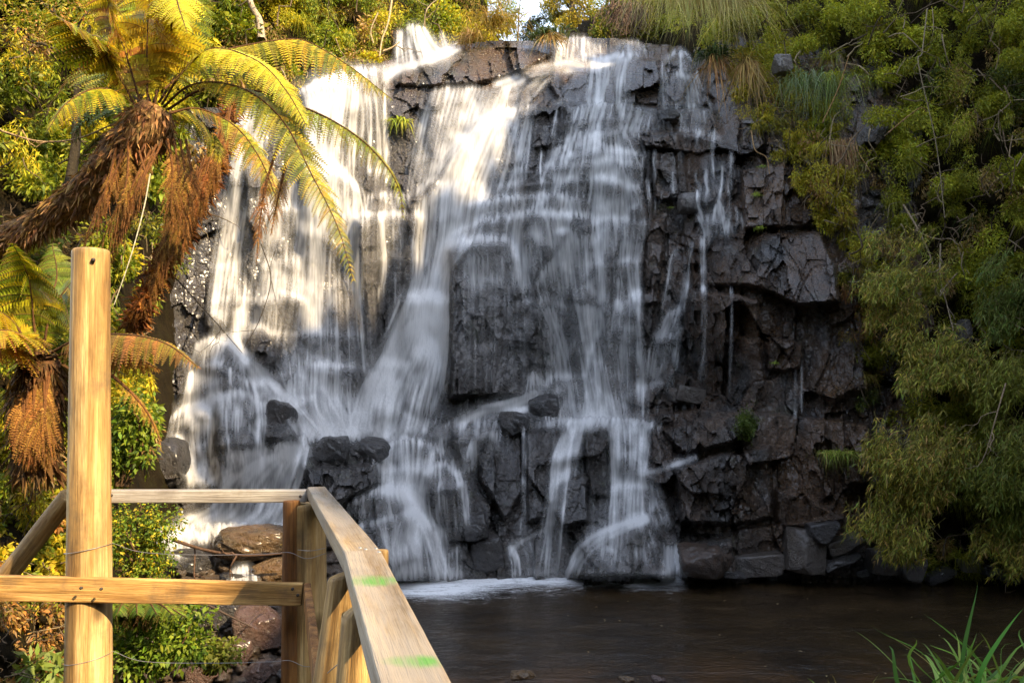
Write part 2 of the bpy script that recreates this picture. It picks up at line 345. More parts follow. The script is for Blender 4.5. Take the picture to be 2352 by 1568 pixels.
ROCKS = [  # traced outlines of the blocks that stand out of the face, their relief in metres, their bevel
 ([(1030, 575), (1045, 560), (1100, 552), (1165, 556), (1182, 600), (1198, 690), (1250, 720), (1292, 770), (1292, 915), (1032, 915)], .60, 16),
 ([(1578, 548), (1640, 538), (1700, 532), (1885, 530), (1925, 610), (1932, 700), (1835, 705), (1740, 665), (1700, 660), (1590, 655)], .55, 14),
 ([(1583, 660), (1690, 675), (1742, 690), (1765, 930), (1700, 945), (1572, 905)], .38, 12),
 ([(1757, 785), (1800, 776), (1845, 785), (1845, 850), (1800, 858), (1760, 850)], .35, 12),
 ([(1850, 720), (1990, 710), (2000, 900), (1905, 930), (1850, 890)], .2, 20),
 ([(1490, 505), (1535, 498), (1520, 600), (1512, 700), (1478, 700), (1480, 600)], .30, 8),
 ([(1498, 350), (1560, 340), (1690, 350), (1695, 420), (1660, 475), (1500, 455)], .35, 10),
 ([(1470, 318), (1560, 300), (1640, 320), (1690, 345), (1600, 352), (1480, 340)], .5, 8),
 ([(1508, 256), (1550, 250), (1563, 268), (1555, 284), (1510, 284)], .25, 8),
 ([(1556, 450), (1585, 436), (1608, 455), (1605, 485), (1575, 492), (1556, 480)], .25, 14),
 ([(1225, 250), (1300, 240), (1310, 255), (1298, 330), (1270, 345), (1222, 340)], .32, 10),
 ([(1270, 152), (1340, 140), (1460, 130), (1515, 135), (1515, 240), (1290, 238), (1260, 200)], .35, 10),
 ([(1517, 172), (1600, 165), (1628, 180), (1630, 246), (1517, 250)], .35, 10),
 ([(1520, 140), (1570, 132), (1598, 150), (1590, 168), (1520, 170)], .25, 8),
 ([(905, 160), (1010, 128), (1120, 105), (1215, 105), (1275, 122), (1240, 148), (1170, 178), (1080, 198), (990, 200), (905, 195)], .30, 12),
 ([(848, 450), (925, 445), (962, 460), (965, 488), (842, 492)], .30, 14), ([(812, 500), (850, 492), (965, 490), (965, 610), (950, 850), (850, 850), (828, 640)], .5, 18),
 ([(560, 380), (625, 330), (650, 400), (640, 480), (590, 560), (565, 500)], .25, 10),
 ([(600, 607), (690, 588), (692, 680), (640, 665), (600, 690)], .22, 10), ([(588, 695), (640, 668), (690, 690), (690, 770), (600, 745)], .3, 12),
 ([(470, 640), (530, 600), (545, 700), (530, 760), (470, 760)], .2, 12),
 ([(560, 770), (600, 748), (642, 785), (645, 850), (565, 840)], .35, 16),
 ([(445, 792), (480, 778), (530, 795), (572, 830), (575, 865), (500, 862), (440, 850)], .40, 16),
 ([(428, 870), (470, 838), (520, 842), (572, 880), (580, 910), (500, 900), (420, 930)], .40, 18),
 ([(484, 925), (520, 905), (565, 900), (590, 930), (592, 1028), (488, 1032)], .55, 16),
 ([(415, 965), (450, 945), (482, 940), (484, 1048), (425, 1055)], .45, 16),
 ([(372, 965), (432, 938), (430, 990), (400, 1000), (370, 1015)], .3, 14),
 ([(598, 925), (635, 915), (660, 928), (684, 952), (668, 970), (680, 1005), (640, 1015), (600, 1012)], .55, 14),
 ([(585, 880), (620, 885), (650, 915), (600, 925)], .4, 12),
 ([(355, 1020), (395, 996), (420, 1012), (428, 1110), (352, 1120)], .6, 20),
 ([(340, 850), (430, 838), (425, 925), (345, 960)], .3, 14),
 ([(700, 1075), (860, 1060), (880, 1110), (800, 1150), (770, 1220), (700, 1220)], .40, 14),
 ([(796, 1158), (850, 1130), (885, 1118), (920, 1130), (935, 1160), (920, 1190), (820, 1205)], .42, 18),
 ([(975, 1085), (1005, 1066), (1030, 1070), (1052, 1095), (1055, 1130), (975, 1135)], .38, 16),
 ([(822, 1208), (890, 1188), (945, 1172), (990, 1215), (1030, 1335), (850, 1335)], .42, 18),
 ([(980, 1130), (1020, 1115), (1062, 1108), (1078, 1200), (1000, 1215)], .38, 14),
 ([(1098, 985), (1140, 960), (1200, 955), (1205, 1130), (1160, 1200), (1098, 1100)], .45, 12),
 ([(1206, 990), (1300, 970), (1285, 1080), (1262, 1190), (1206, 1200)], .28, 12),
 ([(1040, 1010), (1130, 985), (1100, 1060), (1060, 1075)], .35, 14),
 ([(990, 1000), (1050, 965), (1060, 1000), (1000, 1040)], .25, 14),
 ([(1342, 985), (1385, 970), (1398, 985), (1400, 1140), (1352, 1140), (1345, 1080)], .48, 10),
 ([(1280, 1110), (1350, 1084), (1356, 1200), (1272, 1215)], .38, 10),
 ([(1300, 1330), (1320, 1265), (1370, 1225), (1440, 1200), (1490, 1187), (1530, 1240), (1552, 1330)], .55, 18),
 ([(1520, 985), (1600, 960), (1700, 955), (1740, 1000), (1640, 1030), (1560, 1045)], .35, 12),
 ([(1550, 1070), (1650, 1040), (1770, 1020), (1778, 1190), (1690, 1212), (1560, 1200)], .40, 14),
 ([(1562, 1268), (1600, 1240), (1690, 1228), (1697, 1335), (1562, 1335)], .55, 18),
 ([(1780, 1120), (1850, 1130), (1940, 1190), (1900, 1230), (1780, 1200)], .3, 14),
 ([(1700, 390), (1790, 370), (1880, 390), (1890, 520), (1705, 528)], .30, 12),
 ([(1700, 270), (1770, 262), (1760, 350), (1700, 340)], .3, 12),
]
STEPS = [  # ledges: the lip line, how far the rock below it stands forward, how fast that dies away downwards
 ([(1290, 236), (1400, 238), (1520, 248), (1640, 250)], .45, 130), ([(1262, 342), (1330, 318), (1440, 300), (1560, 298)], .30, 90),
 ([(1205, 415), (1300, 362), (1380, 346), (1490, 360)], .35, 110), ([(1085, 474), (1140, 458), (1270, 448), (1345, 460)], .28, 60),
 ([(1045, 540), (1110, 512), (1220, 492), (1345, 500)], .35, 130), ([(1390, 712), (1430, 696), (1480, 690)], .25, 120),
 ([(985, 212), (1030, 204), (1130, 206), (1200, 180), (1290, 150)], .35, 170), ([(930, 470), (1000, 415), (1090, 285), (1235, 246)], .3, 140),
 ([(1240, 285), (1300, 280), (1420, 268), (1480, 285)], .2, 40), ([(1190, 395), (1260, 385), (1400, 372), (1480, 385)], .22, 50), ([(1150, 432), (1240, 418), (1380, 412), (1480, 440)], .22, 50),
 ([(1340, 520), (1400, 505), (1480, 515)], .25, 90), ([(1370, 612), (1420, 604), (1470, 600)], .22, 80), ([(1190, 700), (1250, 690), (1300, 705)], .2, 90), ([(560, 500), (620, 490), (690, 480)], .2, 60),
 ([(470, 700), (540, 690), (600, 695), (690, 680)], .2, 60), ([(830, 600), (900, 590), (960, 600)], .15, 60), ([(640, 770), (720, 765), (830, 775)], .15, 80), ([(880, 1085), (940, 1080), (1000, 1090)], .2, 60),
 ([(1220, 1060), (1280, 1050), (1345, 1040)], .2, 60), ([(1400, 1130), (1440, 1120), (1490, 1122)], .22, 60), ([(1010, 985), (1060, 975), (1120, 980)], .25, 60),
 ([(690, 215), (760, 190), (870, 170)], .5, 300), ([(925, 690), (975, 680), (1032, 690)], .35, 140), ([(655, 870), (700, 840), (830, 850)], .35, 120),
 ([(1285, 978), (1390, 966), (1510, 974)], .35, 200), ([(840, 1050), (930, 1010), (1000, 1035)], .3, 120), ([(1510, 950), (1600, 940), (1800, 950), (2000, 975)], .6, 320),
 ([(700, 395), (770, 395), (830, 445)], .35, 250), ([(1550, 1085), (1480, 1088), (1600, 1050)], .0, 50), ([(1690, 1215), (1850, 1195), (1960, 1180)], .35, 120),
]
GU = np.arange(300, 2121, 3.0); GV = np.arange(40, 1441, 3.0)
UU, VV = np.meshgrid(GU, GV)
D = cliff0(UU, VV)
# smooth the control table
for _ in range(6):
    Dp = np.pad(D, 8, mode='edge'); D = (Dp[16:, 8:-8] + Dp[:-16, 8:-8] + Dp[8:-8, 16:] + Dp[8:-8, :-16] + D * 2) / 6
D += .95 * sm(VV, 1325, 985) * sm(UU, 760, 900) * sm(UU, 1720, 1540)
wu = UU + 14 * fbm(UU / 60, VV / 60, 3, 5); wv = VV + 14 * fbm(UU / 60, VV / 60, 3, 9)
quiet = 1 - .55 * sm(UU, 1230, 1120) * sm(VV, 930, 850)
rough = sm(fbm(UU / 170, VV / 130, 3, 50), -.12, .14)            # broken zones and plain zones
F1, F2, R, du, dv = voro(wu, wv, 105, 185, .95, 1)
D += quiet * ((R[..., 0] - .5) * .55 + (R[..., 1] - .5) * du * .7 + (R[..., 2] - .62) * dv * .5) + .03 * sm(F2 - F1, .03, 0) * quiet
F1, F2, R, du, dv = voro(wu, wv, 46, 88, .95, 4)
D += quiet * (.30 + .70 * rough) * ((R[..., 0] ** 2 - .33) * .42 + (R[..., 1] - .5) * du * .40 + (R[..., 2] - .6) * dv * .30) + .012 * sm(F2 - F1, .03, 0) * quiet * rough
F1, F2, R, du, dv = voro(wu, wv, 20, 30, .95, 7)
D += (.10 + .90 * rough * quiet) * ((R[..., 0] ** 2 - .33) * .20 + (R[..., 1] - .5) * du * .2 + (R[..., 2] - .6) * dv * .2)
for line, h, Ld in STEPS:
    P = np.array(line, float); o = np.argsort(P[:, 0]); P = P[o]
    lv = np.interp(UU, P[:, 0], P[:, 1]) + 5 * fbm(UU / 25, UU * 0, 3, 2)
    ends = sm(UU, P[0, 0] - 15, P[0, 0] + 10) * sm(UU, P[-1, 0] + 15, P[-1, 0] - 10)
    dd = VV - lv
    D -= h * ends * sm(dd, -3, 5) * np.exp(-np.clip(dd, 0, None) / Ld)
for poly, h, bw in ROCKS:
    P = np.array(poly, float); x0, y0 = P.min(0) - 4; x1, y1 = P.max(0) + 4
    i0, i1 = np.searchsorted(GU, [x0, x1]); j0, j1 = np.searchsorted(GV, [y0, y1]); sl = (slice(j0, j1), slice(i0, i1))
    d = inpoly(wu[sl] * .6 + UU[sl] * .4, wv[sl] * .6 + VV[sl] * .4, poly)
    d = np.where(d > 0, np.clip(d + 7 * fbm(UU[sl] / 11, VV[sl] / 11, 3, 15), 0, None), 0)
    t = np.clip(d / (bw * .7), 0, 1); cxy = P.mean(0); tl = RNG.normal(size=2) * .0022
    if P[:, 1].min() > 840: h = h * 1.35
    D[sl] -= h * t ** .7 * (1 + .5 * fbm(UU[sl] / 50, VV[sl] / 50, 2, 3)) * .9 + (t > 0) * t * ((UU[sl] - cxy[0]) * tl[0] + (VV[sl] - cxy[1]) * tl[1])
D += .10 * fbm(UU / 45, VV / 45, 5, 1) + .05 * fbm(UU / 14, VV / 14, 4, 6)
topline = np.interp(GU, [300, 545, 690, 790, 900, 1010, 1120, 1215, 1275, 1420, 1500, 1620, 1700, 2120], [250, 250, 205, 158, 140, 112, 98, 98, 86, 92, 105, 112, 60, 60])
Pc = pt(UU, VV, D)
Q = grid_faces(len(GV), len(GU))
vq = VV.ravel()[Q].mean(1); uq = UU.ravel()[Q].mean(1)
keep = vq > np.interp(uq, GU, topline) - 3
cliff = build('cliff', Pc.reshape(-1, 3), Q[keep], M_CLIFF, at=(0, 15, 0), smooth=False)
tag(cliff, 'tall stepped face of black wet basalt behind the falling water', 'cliff', kind='structure')
# depth the water rides on: nearest rock within a few pixels
Dn = D.copy()
for _ in range(2):
    Dp = np.pad(Dn, 1, mode='edge'); Dn = np.minimum.reduce([Dp[1:-1, 1:-1], Dp[2:, 1:-1], Dp[:-2, 1:-1], Dp[1:-1, 2:], Dp[1:-1, :-2]])
for _ in range(3):
    Dp = np.pad(Dn, 1, mode='edge'); Dn = (Dp[1:-1, 1:-1] * 2 + Dp[2:, 1:-1] + Dp[:-2, 1:-1] + Dp[1:-1, 2:] + Dp[1:-1, :-2]) / 6
_b = D.copy()
for _ in range(3):
    Dp = np.pad(_b, 7, mode='edge'); c1 = np.cumsum(np.cumsum(Dp, 0), 1); c1 = np.pad(c1, ((1, 0), (1, 0)))
    _b = (c1[15:, 15:] - c1[:-15, 15:] - c1[15:, :-15] + c1[:-15, :-15]) / 225
PROT = np.clip((_b - Dn) / .16, -1.2, 2.0)
def cliffY(u, v, A=None):
    A = Dn if A is None else A
    x = np.clip((np.asarray(u, float) - GU[0]) / 3, 0, len(GU) - 1.001); y = np.clip((np.asarray(v, float) - GV[0]) / 3, 0, len(GV) - 1.001)
    i = x.astype(int); j = y.astype(int); a = x - i; b = y - j
    return (A[j, i] * (1 - a) + A[j, i + 1] * a) * (1 - b) + (A[j + 1, i] * (1 - a) + A[j + 1, i + 1] * a) * b
# ------------------------------------------------------------------ falling water
FALLS = []
def fall(label, patches): FALLS.append((label, patches))
def thin(*p, d=.7):      # thin streak: (u, v, width) ...
    return ([[(u - w / 2, v), (u + w / 2, v)] for u, v, w in p], d, dict(edge=.35))
fall('small sunlit chute spilling from under the bushes at the highest lip of the falls', [
 ([[(908, 72), (945, 58), (975, 62)], [(906, 110), (950, 95), (992, 90)], [(906, 150), (960, 135), (1014, 118)]], .95, dict(bot=.02)),
 ([[(1045, 98), (1062, 114)], [(965, 136), (985, 148)], [(905, 150), (915, 172)], [(860, 158), (880, 200)]], .95, dict(bot=.05)),
 thin((1013, 78, 10), (1022, 100, 14), (1030, 118, 22), d=.8)])
fall('bright sunlit left waterfall, white where it pours over the lip', [
 ([[(684, 210), (740, 182), (800, 158), (868, 154)], [(700, 238), (750, 222), (805, 215), (872, 205)], [(702, 300), (745, 300), (795, 300), (885, 300)], [(700, 395), (735, 400), (790, 400), (885, 400)]], .98, dict(bot=.15)),
 ([[(688, 210), (735, 185), (790, 162)], [(700, 260), (745, 260), (800, 245)], [(702, 320), (740, 330), (785, 320)], [(700, 400), (735, 405), (775, 400)]], 1.05, dict(bot=.1)),
 ([[(700, 360), (745, 360), (790, 385), (820, 420)], [(695, 420), (740, 420), (790, 430), (832, 450)], [(690, 480), (740, 490), (790, 490), (840, 490)]], 1.0, dict(bot=.2)),
 ([[(692, 420), (730, 420), (780, 450), (832, 455)], [(680, 520), (720, 520), (770, 520), (822, 510)], [(665, 660), (715, 660), (765, 660), (828, 660)], [(640, 860), (710, 865), (770, 865), (840, 860)]], .80, dict(bot=.35)),
 ([[(695, 430), (715, 430), (745, 430)], [(690, 560), (715, 560), (740, 560)], [(680, 760), (710, 760), (740, 760)]], .85, dict(bot=.5)),
 thin((816, 495, 14), (822, 650, 12), (832, 760, 12), (840, 860, 14), d=.95),
 thin((884, 205, 6), (886, 300, 8), (884, 420, 10), d=.9), thin((868, 215, 6), (872, 330, 10), (866, 430, 10), d=.6),
 ([[(845, 450), (880, 444), (930, 446)], [(840, 490), (880, 492), (935, 490)]], .5, dict(top=.02)),
 ([[(815, 500), (850, 491), (900, 490), (950, 490)], [(825, 620), (850, 610), (900, 610), (955, 620)], [(828, 840), (860, 840), (900, 840), (945, 840)]], .45, dict(top=.02, bot=.5)),
 thin((875, 492, 10), (884, 600, 10), (876, 680, 14), d=.85), ])
fall('pale left edge fall sliding down beside the dead fern fronds', [
 ([[(545, 255), (590, 243), (625, 240)], [(525, 400), (560, 400), (600, 400)], [(492, 580), (530, 580), (575, 580)], [(466, 780), (510, 780), (560, 780)]], .74, dict(bot=.2)),
 thin((560, 258, 26), (540, 400, 28), (515, 580, 26), (492, 760, 24), d=.85),
 ([[(600, 450), (640, 440), (695, 400)], [(575, 600), (630, 600), (690, 600)], [(545, 770), (600, 780), (660, 800)]], .5, dict(bot=.3)),
 ([[(598, 609), (640, 600), (690, 588)], [(594, 690), (640, 690), (690, 690)]], .55, dict(top=.02, bot=.4)),
 ([[(588, 696), (612, 680), (640, 668)], [(585, 760), (610, 760), (640, 760)]], .6, dict(top=.02, bot=.4)),
 ([[(532, 715), (560, 703), (600, 695)], [(530, 780), (560, 780), (600, 780)]], .5, dict(top=.02, bot=.4))])
fall('broad middle waterfall, widest of the falls, fanning over the shadow edge', [
 ([[(1330, 138), (1345, 158)], [(1240, 152), (1268, 185)], [(1180, 172), (1225, 232)], [(1130, 190), (1190, 250)]], .78, dict(bot=.1)),
 ([[(988, 211), (1030, 203), (1080, 203), (1130, 206), (1180, 192)], [(965, 285), (1010, 275), (1060, 270), (1105, 268), (1160, 250)], [(946, 385), (990, 372), (1035, 360), (1078, 340), (1125, 310)], [(935, 470), (975, 455), (1012, 445), (1048, 430), (1085, 410)]], .66, dict(top=.02, bot=.15)),
 ([[(1085, 295), (1130, 262), (1180, 248), (1235, 244)], [(1038, 345), (1090, 335), (1150, 330), (1222, 330)], [(1000, 405), (1050, 420), (1120, 420), (1205, 420)], [(955, 490), (1020, 505), (1090, 500), (1180, 480)]], .78, dict(top=.03, bot=.3)),
 ([[(950, 475), (1010, 425), (1070, 415), (1130, 425)], [(940, 560), (1000, 560), (1050, 550), (1095, 540)], [(940, 640), (985, 640), (1015, 630), (1038, 620)], [(925, 700), (965, 695), (1000, 695), (1032, 700)]], .86, dict(bot=.05)),
 ([[(928, 695), (965, 680), (1000, 680), (1032, 690)], [(888, 790), (940, 785), (990, 785), (1030, 785)], [(835, 880), (890, 885), (950, 885), (1012, 885)], [(800, 990), (860, 992), (920, 992), (985, 990)]], .88, dict(top=.02, bot=.02)),
 ([[(925, 748), (975, 730), (1030, 724)], [(862, 840), (940, 845), (1024, 845)], [(820, 930), (910, 935), (1005, 935)]], .75, dict(top=.03, bot=.3)),
 ([[(828, 885), (860, 858), (905, 850)], [(812, 930), (850, 930), (905, 930)], [(796, 992), (840, 994), (895, 994)]], .8, dict(top=.03, bot=.05)),
 ([[(660, 875), (700, 842), (760, 836), (830, 850)], [(660, 930), (700, 930), (760, 930), (820, 930)], [(690, 988), (740, 993), (780, 996), (815, 992)]], .72, dict(top=.03, bot=.05)),
 ([[(620, 850), (690, 800), (760, 800), (840, 840)], [(650, 920), (700, 900), (760, 900), (840, 900)], [(680, 990), (740, 985), (800, 985), (850, 985)]], .45, dict(top=.4)),
 ([[(690, 975), (760, 985), (840, 985), (990, 985)], [(700, 1008), (770, 1006), (850, 1006), (985, 1015)]], .95, dict(top=.3, bot=.3, edge=.25))])
fall('right-hand top tier of falls dropping in separate white ribbons', [
 ([[(1275, 100), (1305, 86), (1340, 88), (1368, 105)], [(1268, 140), (1305, 138), (1340, 138), (1372, 138)]], .62, dict(top=.03)),
 ([[(1418, 96), (1450, 95), (1476, 96)], [(1412, 118), (1450, 120), (1480, 118)]], .6, {}),
 ([[(1408, 122), (1470, 122)], [(1390, 132), (1475, 134)], [(1345, 145), (1400, 150)]], .8, {}),
 ([[(1345, 146), (1378, 133), (1402, 140)], [(1340, 190), (1374, 190), (1397, 190)], [(1335, 236), (1370, 239), (1386, 239)]], .68, dict(top=.03, bot=.05)),
 thin((1372, 136, 16), (1376, 190, 14), (1372, 238, 16), d=.85),
 ([[(1400, 152), (1430, 136), (1456, 136)], [(1387, 195), (1418, 190), (1452, 190)], [(1380, 240), (1415, 242), (1452, 242)]], .64, dict(top=.03, bot=.05)),
 ([[(1330, 150), (1350, 148)], [(1290, 220), (1330, 220)], [(1262, 240), (1300, 240)]], .4, {}),
 ([[(1545, 118), (1572, 116)], [(1520, 140), (1590, 138)], [(1516, 172), (1600, 172)]], .55, {}),
 ([[(1515, 173), (1545, 168), (1578, 174), (1602, 164)], [(1514, 208), (1550, 208), (1588, 206), (1612, 200)], [(1514, 250), (1550, 252), (1590, 250), (1628, 246)]], .58, dict(top=.04, bot=.05)),
 thin((1462, 150, 5), (1470, 172, 8), (1465, 190, 6), d=.5)])
fall('stepped right-centre curtain of falls running over low ledges', [
 ([[(1300, 252), (1370, 238), (1430, 240), (1482, 250)], [(1292, 282), (1360, 280), (1420, 282), (1472, 285)], [(1282, 325), (1350, 325), (1410, 312), (1465, 302)]], .72, dict(top=.03)),
 ([[(1480, 250), (1520, 250), (1550, 254)], [(1470, 284), (1510, 284), (1545, 286)]], .3, {}), ([[(1556, 262), (1600, 250), (1640, 256)], [(1562, 286), (1600, 282), (1642, 286)]], .6, dict(top=.03)),
 ([[(1262, 348), (1330, 320), (1390, 302), (1442, 304)], [(1250, 375), (1320, 372), (1390, 372), (1462, 360)], [(1240, 415), (1310, 410), (1380, 400), (1470, 390)]], .72, dict(top=.03)),
 ([[(1540, 300), (1600, 290), (1650, 310)], [(1545, 320), (1600, 312), (1660, 330)]], .4, {}),
 ([[(1205, 425), (1300, 364), (1370, 346), (1440, 346), (1485, 362)], [(1200, 455), (1290, 432), (1370, 430), (1440, 422), (1478, 425)], [(1190, 510), (1280, 505), (1360, 500), (1440, 485), (1482, 480)]], .60, dict(top=.03)),
 thin((1378, 350, 24), (1376, 450, 20), (1370, 560, 22), d=.7),
 ([[(1362, 418), (1398, 393), (1430, 394), (1456, 430)], [(1354, 480), (1390, 470), (1432, 470), (1478, 485)], [(1350, 565), (1390, 565), (1432, 560), (1472, 535)]], .64, dict(top=.03, bot=.4)),
 ([[(1092, 472), (1140, 458), (1200, 450), (1270, 448), (1338, 462)], [(1080, 502), (1130, 496), (1200, 492), (1270, 490), (1345, 500)]], .68, dict(top=.02, bot=.2)),
 ([[(1042, 545), (1110, 512), (1180, 497), (1225, 492), (1280, 490), (1346, 500)], [(1035, 570), (1100, 570), (1170, 565), (1230, 560), (1290, 560), (1350, 560)], [(1035, 640), (1100, 660), (1170, 660), (1230, 650), (1290, 650), (1350, 650)]], .52, dict(top=.02, bot=.5)),
 ([[(1034, 570), (1070, 556), (1120, 551), (1168, 560)], [(1034, 640), (1075, 640), (1120, 640), (1185, 640)], [(1034, 900), (1075, 900), (1120, 900), (1200, 900)]], .38, dict(top=.02, bot=.3)),
 ([[(1175, 530), (1240, 512), (1300, 505), (1370, 520), (1440, 545)], [(1188, 650), (1250, 650), (1310, 650), (1380, 650), (1440, 650)], [(1262, 800), (1300, 805), (1340, 805), (1380, 805), (1425, 790)], [(1285, 965), (1330, 967), (1370, 968), (1410, 968), (1445, 960)]], .55, dict(bot=.05)),
 ([[(1305, 560), (1350, 545), (1392, 560)], [(1330, 750), (1360, 750), (1392, 750)], [(1348, 860), (1372, 860), (1396, 860)], [(1335, 968), (1375, 970), (1420, 968)]], .68, dict(bot=.03)),
 ([[(1190, 690), (1240, 690), (1290, 700)], [(1195, 800), (1240, 800), (1300, 800)], [(1200, 940), (1245, 940), (1300, 940)]], .36, dict(bot=.3)),
 ([[(1432, 545), (1468, 510), (1490, 500)], [(1430, 620), (1455, 610), (1474, 602)], [(1452, 720), (1466, 720), (1480, 720)], [(1460, 840), (1472, 840), (1486, 840)], [(1462, 950), (1476, 950), (1494, 950)]], .72, dict(bot=.2)),
 thin((1462, 600, 10), (1468, 700, 10), (1474, 820, 9), (1476, 950, 8), d=.9),
 ([[(1394, 712), (1430, 696), (1472, 690)], [(1388, 790), (1425, 790), (1468, 790)], [(1398, 930), (1430, 930), (1465, 930)]], .52, dict(top=.02, bot=.5)),
 ([[(1376, 618), (1398, 606), (1416, 613)], [(1370, 680), (1395, 680), (1420, 680)], [(1368, 740), (1395, 740), (1420, 740)]], .5, dict(top=.03, bot=.5)),
 thin((1278, 500, 8), (1284, 590, 8), (1288, 690, 12), d=.6)])
TR = [(1548, 392, 440, 5, .6), (1600, 395, 430, 4, .45), (1622, 390, 440, 8, .6), (1610, 300, 330, 10, .5), (1490, 345, 470, 6, .4), (1505, 350, 400, 5, .5), (1565, 352, 395, 5, .4), (1660, 385, 470, 6, .5), (1672, 420, 530, 6, .5),
      (1690, 480, 525, 5, .5), (1605, 440, 495, 8, .6), (1700, 495, 530, 4, .5), (1520, 440, 470, 4, .3), (1625, 440, 470, 14, .4), (1655, 470, 500, 22, .55), (1640, 300, 400, 8, .5), (1680, 350, 420, 10, .55)]
fall('thin white trickles threading down the dark right edge of the rock steps', [thin((u, a, w), (u + RNG.normal() * 3, (a + b) / 2, w * 1.1), (u + RNG.normal() * 5, b, w * 1.4), d=d + .12) for u, a, b, w, d in TR] + [
 ([[(1594, 498), (1640, 496)], [(1610, 522), (1632, 522)], [(1614, 546), (1640, 546)]], .62, {}),
 ([[(1636, 500), (1648, 462), (1660, 470)], [(1630, 530), (1655, 530), (1690, 530)]], .5, {}),
 thin((1562, 572, 6), (1545, 590, 8), (1534, 640, 9), (1520, 720, 10), d=.68), thin((1588, 556, 9), (1578, 600, 14), (1574, 650, 16), (1566, 705, 12), d=.72),
 thin((1614, 548, 9), (1616, 640, 10), (1618, 740, 16), (1610, 880, 26), d=.66), thin((1680, 660, 4), (1680, 760, 6), (1675, 900, 10), d=.3),
 ([[(1530, 722), (1566, 700)], [(1506, 762), (1560, 745)], [(1490, 800), (1530, 785)], [(1484, 860), (1515, 860)]], .62, {}),
 ([[(1530, 780), (1570, 745)], [(1505, 840), (1560, 840)], [(1490, 900), (1550, 900)]], .35, dict(bot=.5)),
 thin((1841, 838, 5), (1842, 880, 6), (1842, 930, 8), d=.6), thin((1826, 850, 3), (1826, 950, 4), (1826, 1020, 4), d=.45)])
fall('lower right cascade splitting into two white legs above the pool', [
 ([[(1295, 966), (1370, 962), (1440, 963), (1508, 972)], [(1285, 990), (1370, 990), (1440, 988), (1500, 986)]], .85, dict(top=.2, bot=.2)),
 ([[(1283, 1012), (1310, 984), (1345, 974)], [(1268, 1060), (1290, 1058), (1325, 1050)], [(1262, 1120), (1283, 1120), (1312, 1105)], [(1245, 1220), (1268, 1222), (1292, 1205)], [(1225, 1320), (1252, 1322), (1284, 1320)]], .74, dict(top=.02, bot=.05)),
 thin((1300, 990, 20), (1278, 1060, 18), (1268, 1140, 16), (1255, 1320, 18), d=.8), thin((1312, 1010, 10), (1300, 1100, 12), (1290, 1200, 10), (1278, 1320, 10), d=.75),
 ([[(1394, 988), (1425, 976), (1465, 976), (1502, 972)], [(1396, 1060), (1430, 1050), (1462, 1050), (1492, 1050)], [(1400, 1130), (1430, 1130), (1455, 1130), (1480, 1120)], [(1395, 1205), (1425, 1202), (1455, 1197), (1482, 1188)]], .66, dict(top=.03, bot=.05)),
 thin((1418, 985, 14), (1414, 1080, 14), (1412, 1205, 14), d=.85), thin((1470, 980, 16), (1472, 1060, 12), (1476, 1190, 8), d=.8),
 ([[(1440, 1085), (1475, 1075)], [(1430, 1120), (1472, 1115)], [(1425, 1190), (1470, 1185)]], .6, {}),
 ([[(1484, 1186), (1492, 1196)], [(1420, 1204), (1428, 1220)], [(1360, 1231), (1374, 1252)], [(1322, 1268), (1346, 1282)], [(1300, 1318), (1324, 1320)]], 1.02, dict(bot=.02, edge=.3)),
 ([[(1345, 1248), (1400, 1216), (1450, 1200), (1495, 1190)], [(1340, 1282), (1400, 1265), (1450, 1255), (1525, 1255)], [(1330, 1320), (1390, 1322), (1450, 1322), (1545, 1318)]], .48, dict(top=.03, bot=.1)),
 ([[(1522, 1246), (1540, 1262), (1556, 1250)], [(1519, 1322), (1540, 1322), (1564, 1322)]], .92, dict(top=.04, bot=.02)),
 ([[(1598, 1046), (1602, 1056)], [(1530, 1068), (1532, 1080)], [(1472, 1080), (1474, 1096)]], .75, dict(edge=.3)),
 ([[(1470, 1084), (1505, 1078)], [(1480, 1150), (1530, 1150)], [(1490, 1205), (1548, 1205)]], .42, dict(bot=.3)),
 ([[(1262, 1204), (1268, 1214)], [(1215, 1222), (1220, 1236)], [(1180, 1245), (1186, 1260)], [(1160, 1268), (1178, 1270)]], .8, dict(edge=.3)),
 ([[(1162, 1250), (1180, 1258)], [(1172, 1285), (1194, 1285)], [(1174, 1322), (1200, 1322)]], .92, dict(bot=.02)),
 ([[(1185, 1240), (1215, 1236)], [(1200, 1270), (1225, 1270)], [(1205, 1320), (1230, 1320)]], .45, {}),
 thin((1203, 975, 6), (1204, 1060, 8), (1202, 1160, 12), (1198, 1230, 20), d=.6), thin((1212, 1000, 8), (1214, 1050, 16), (1212, 1110, 14), d=.45)])
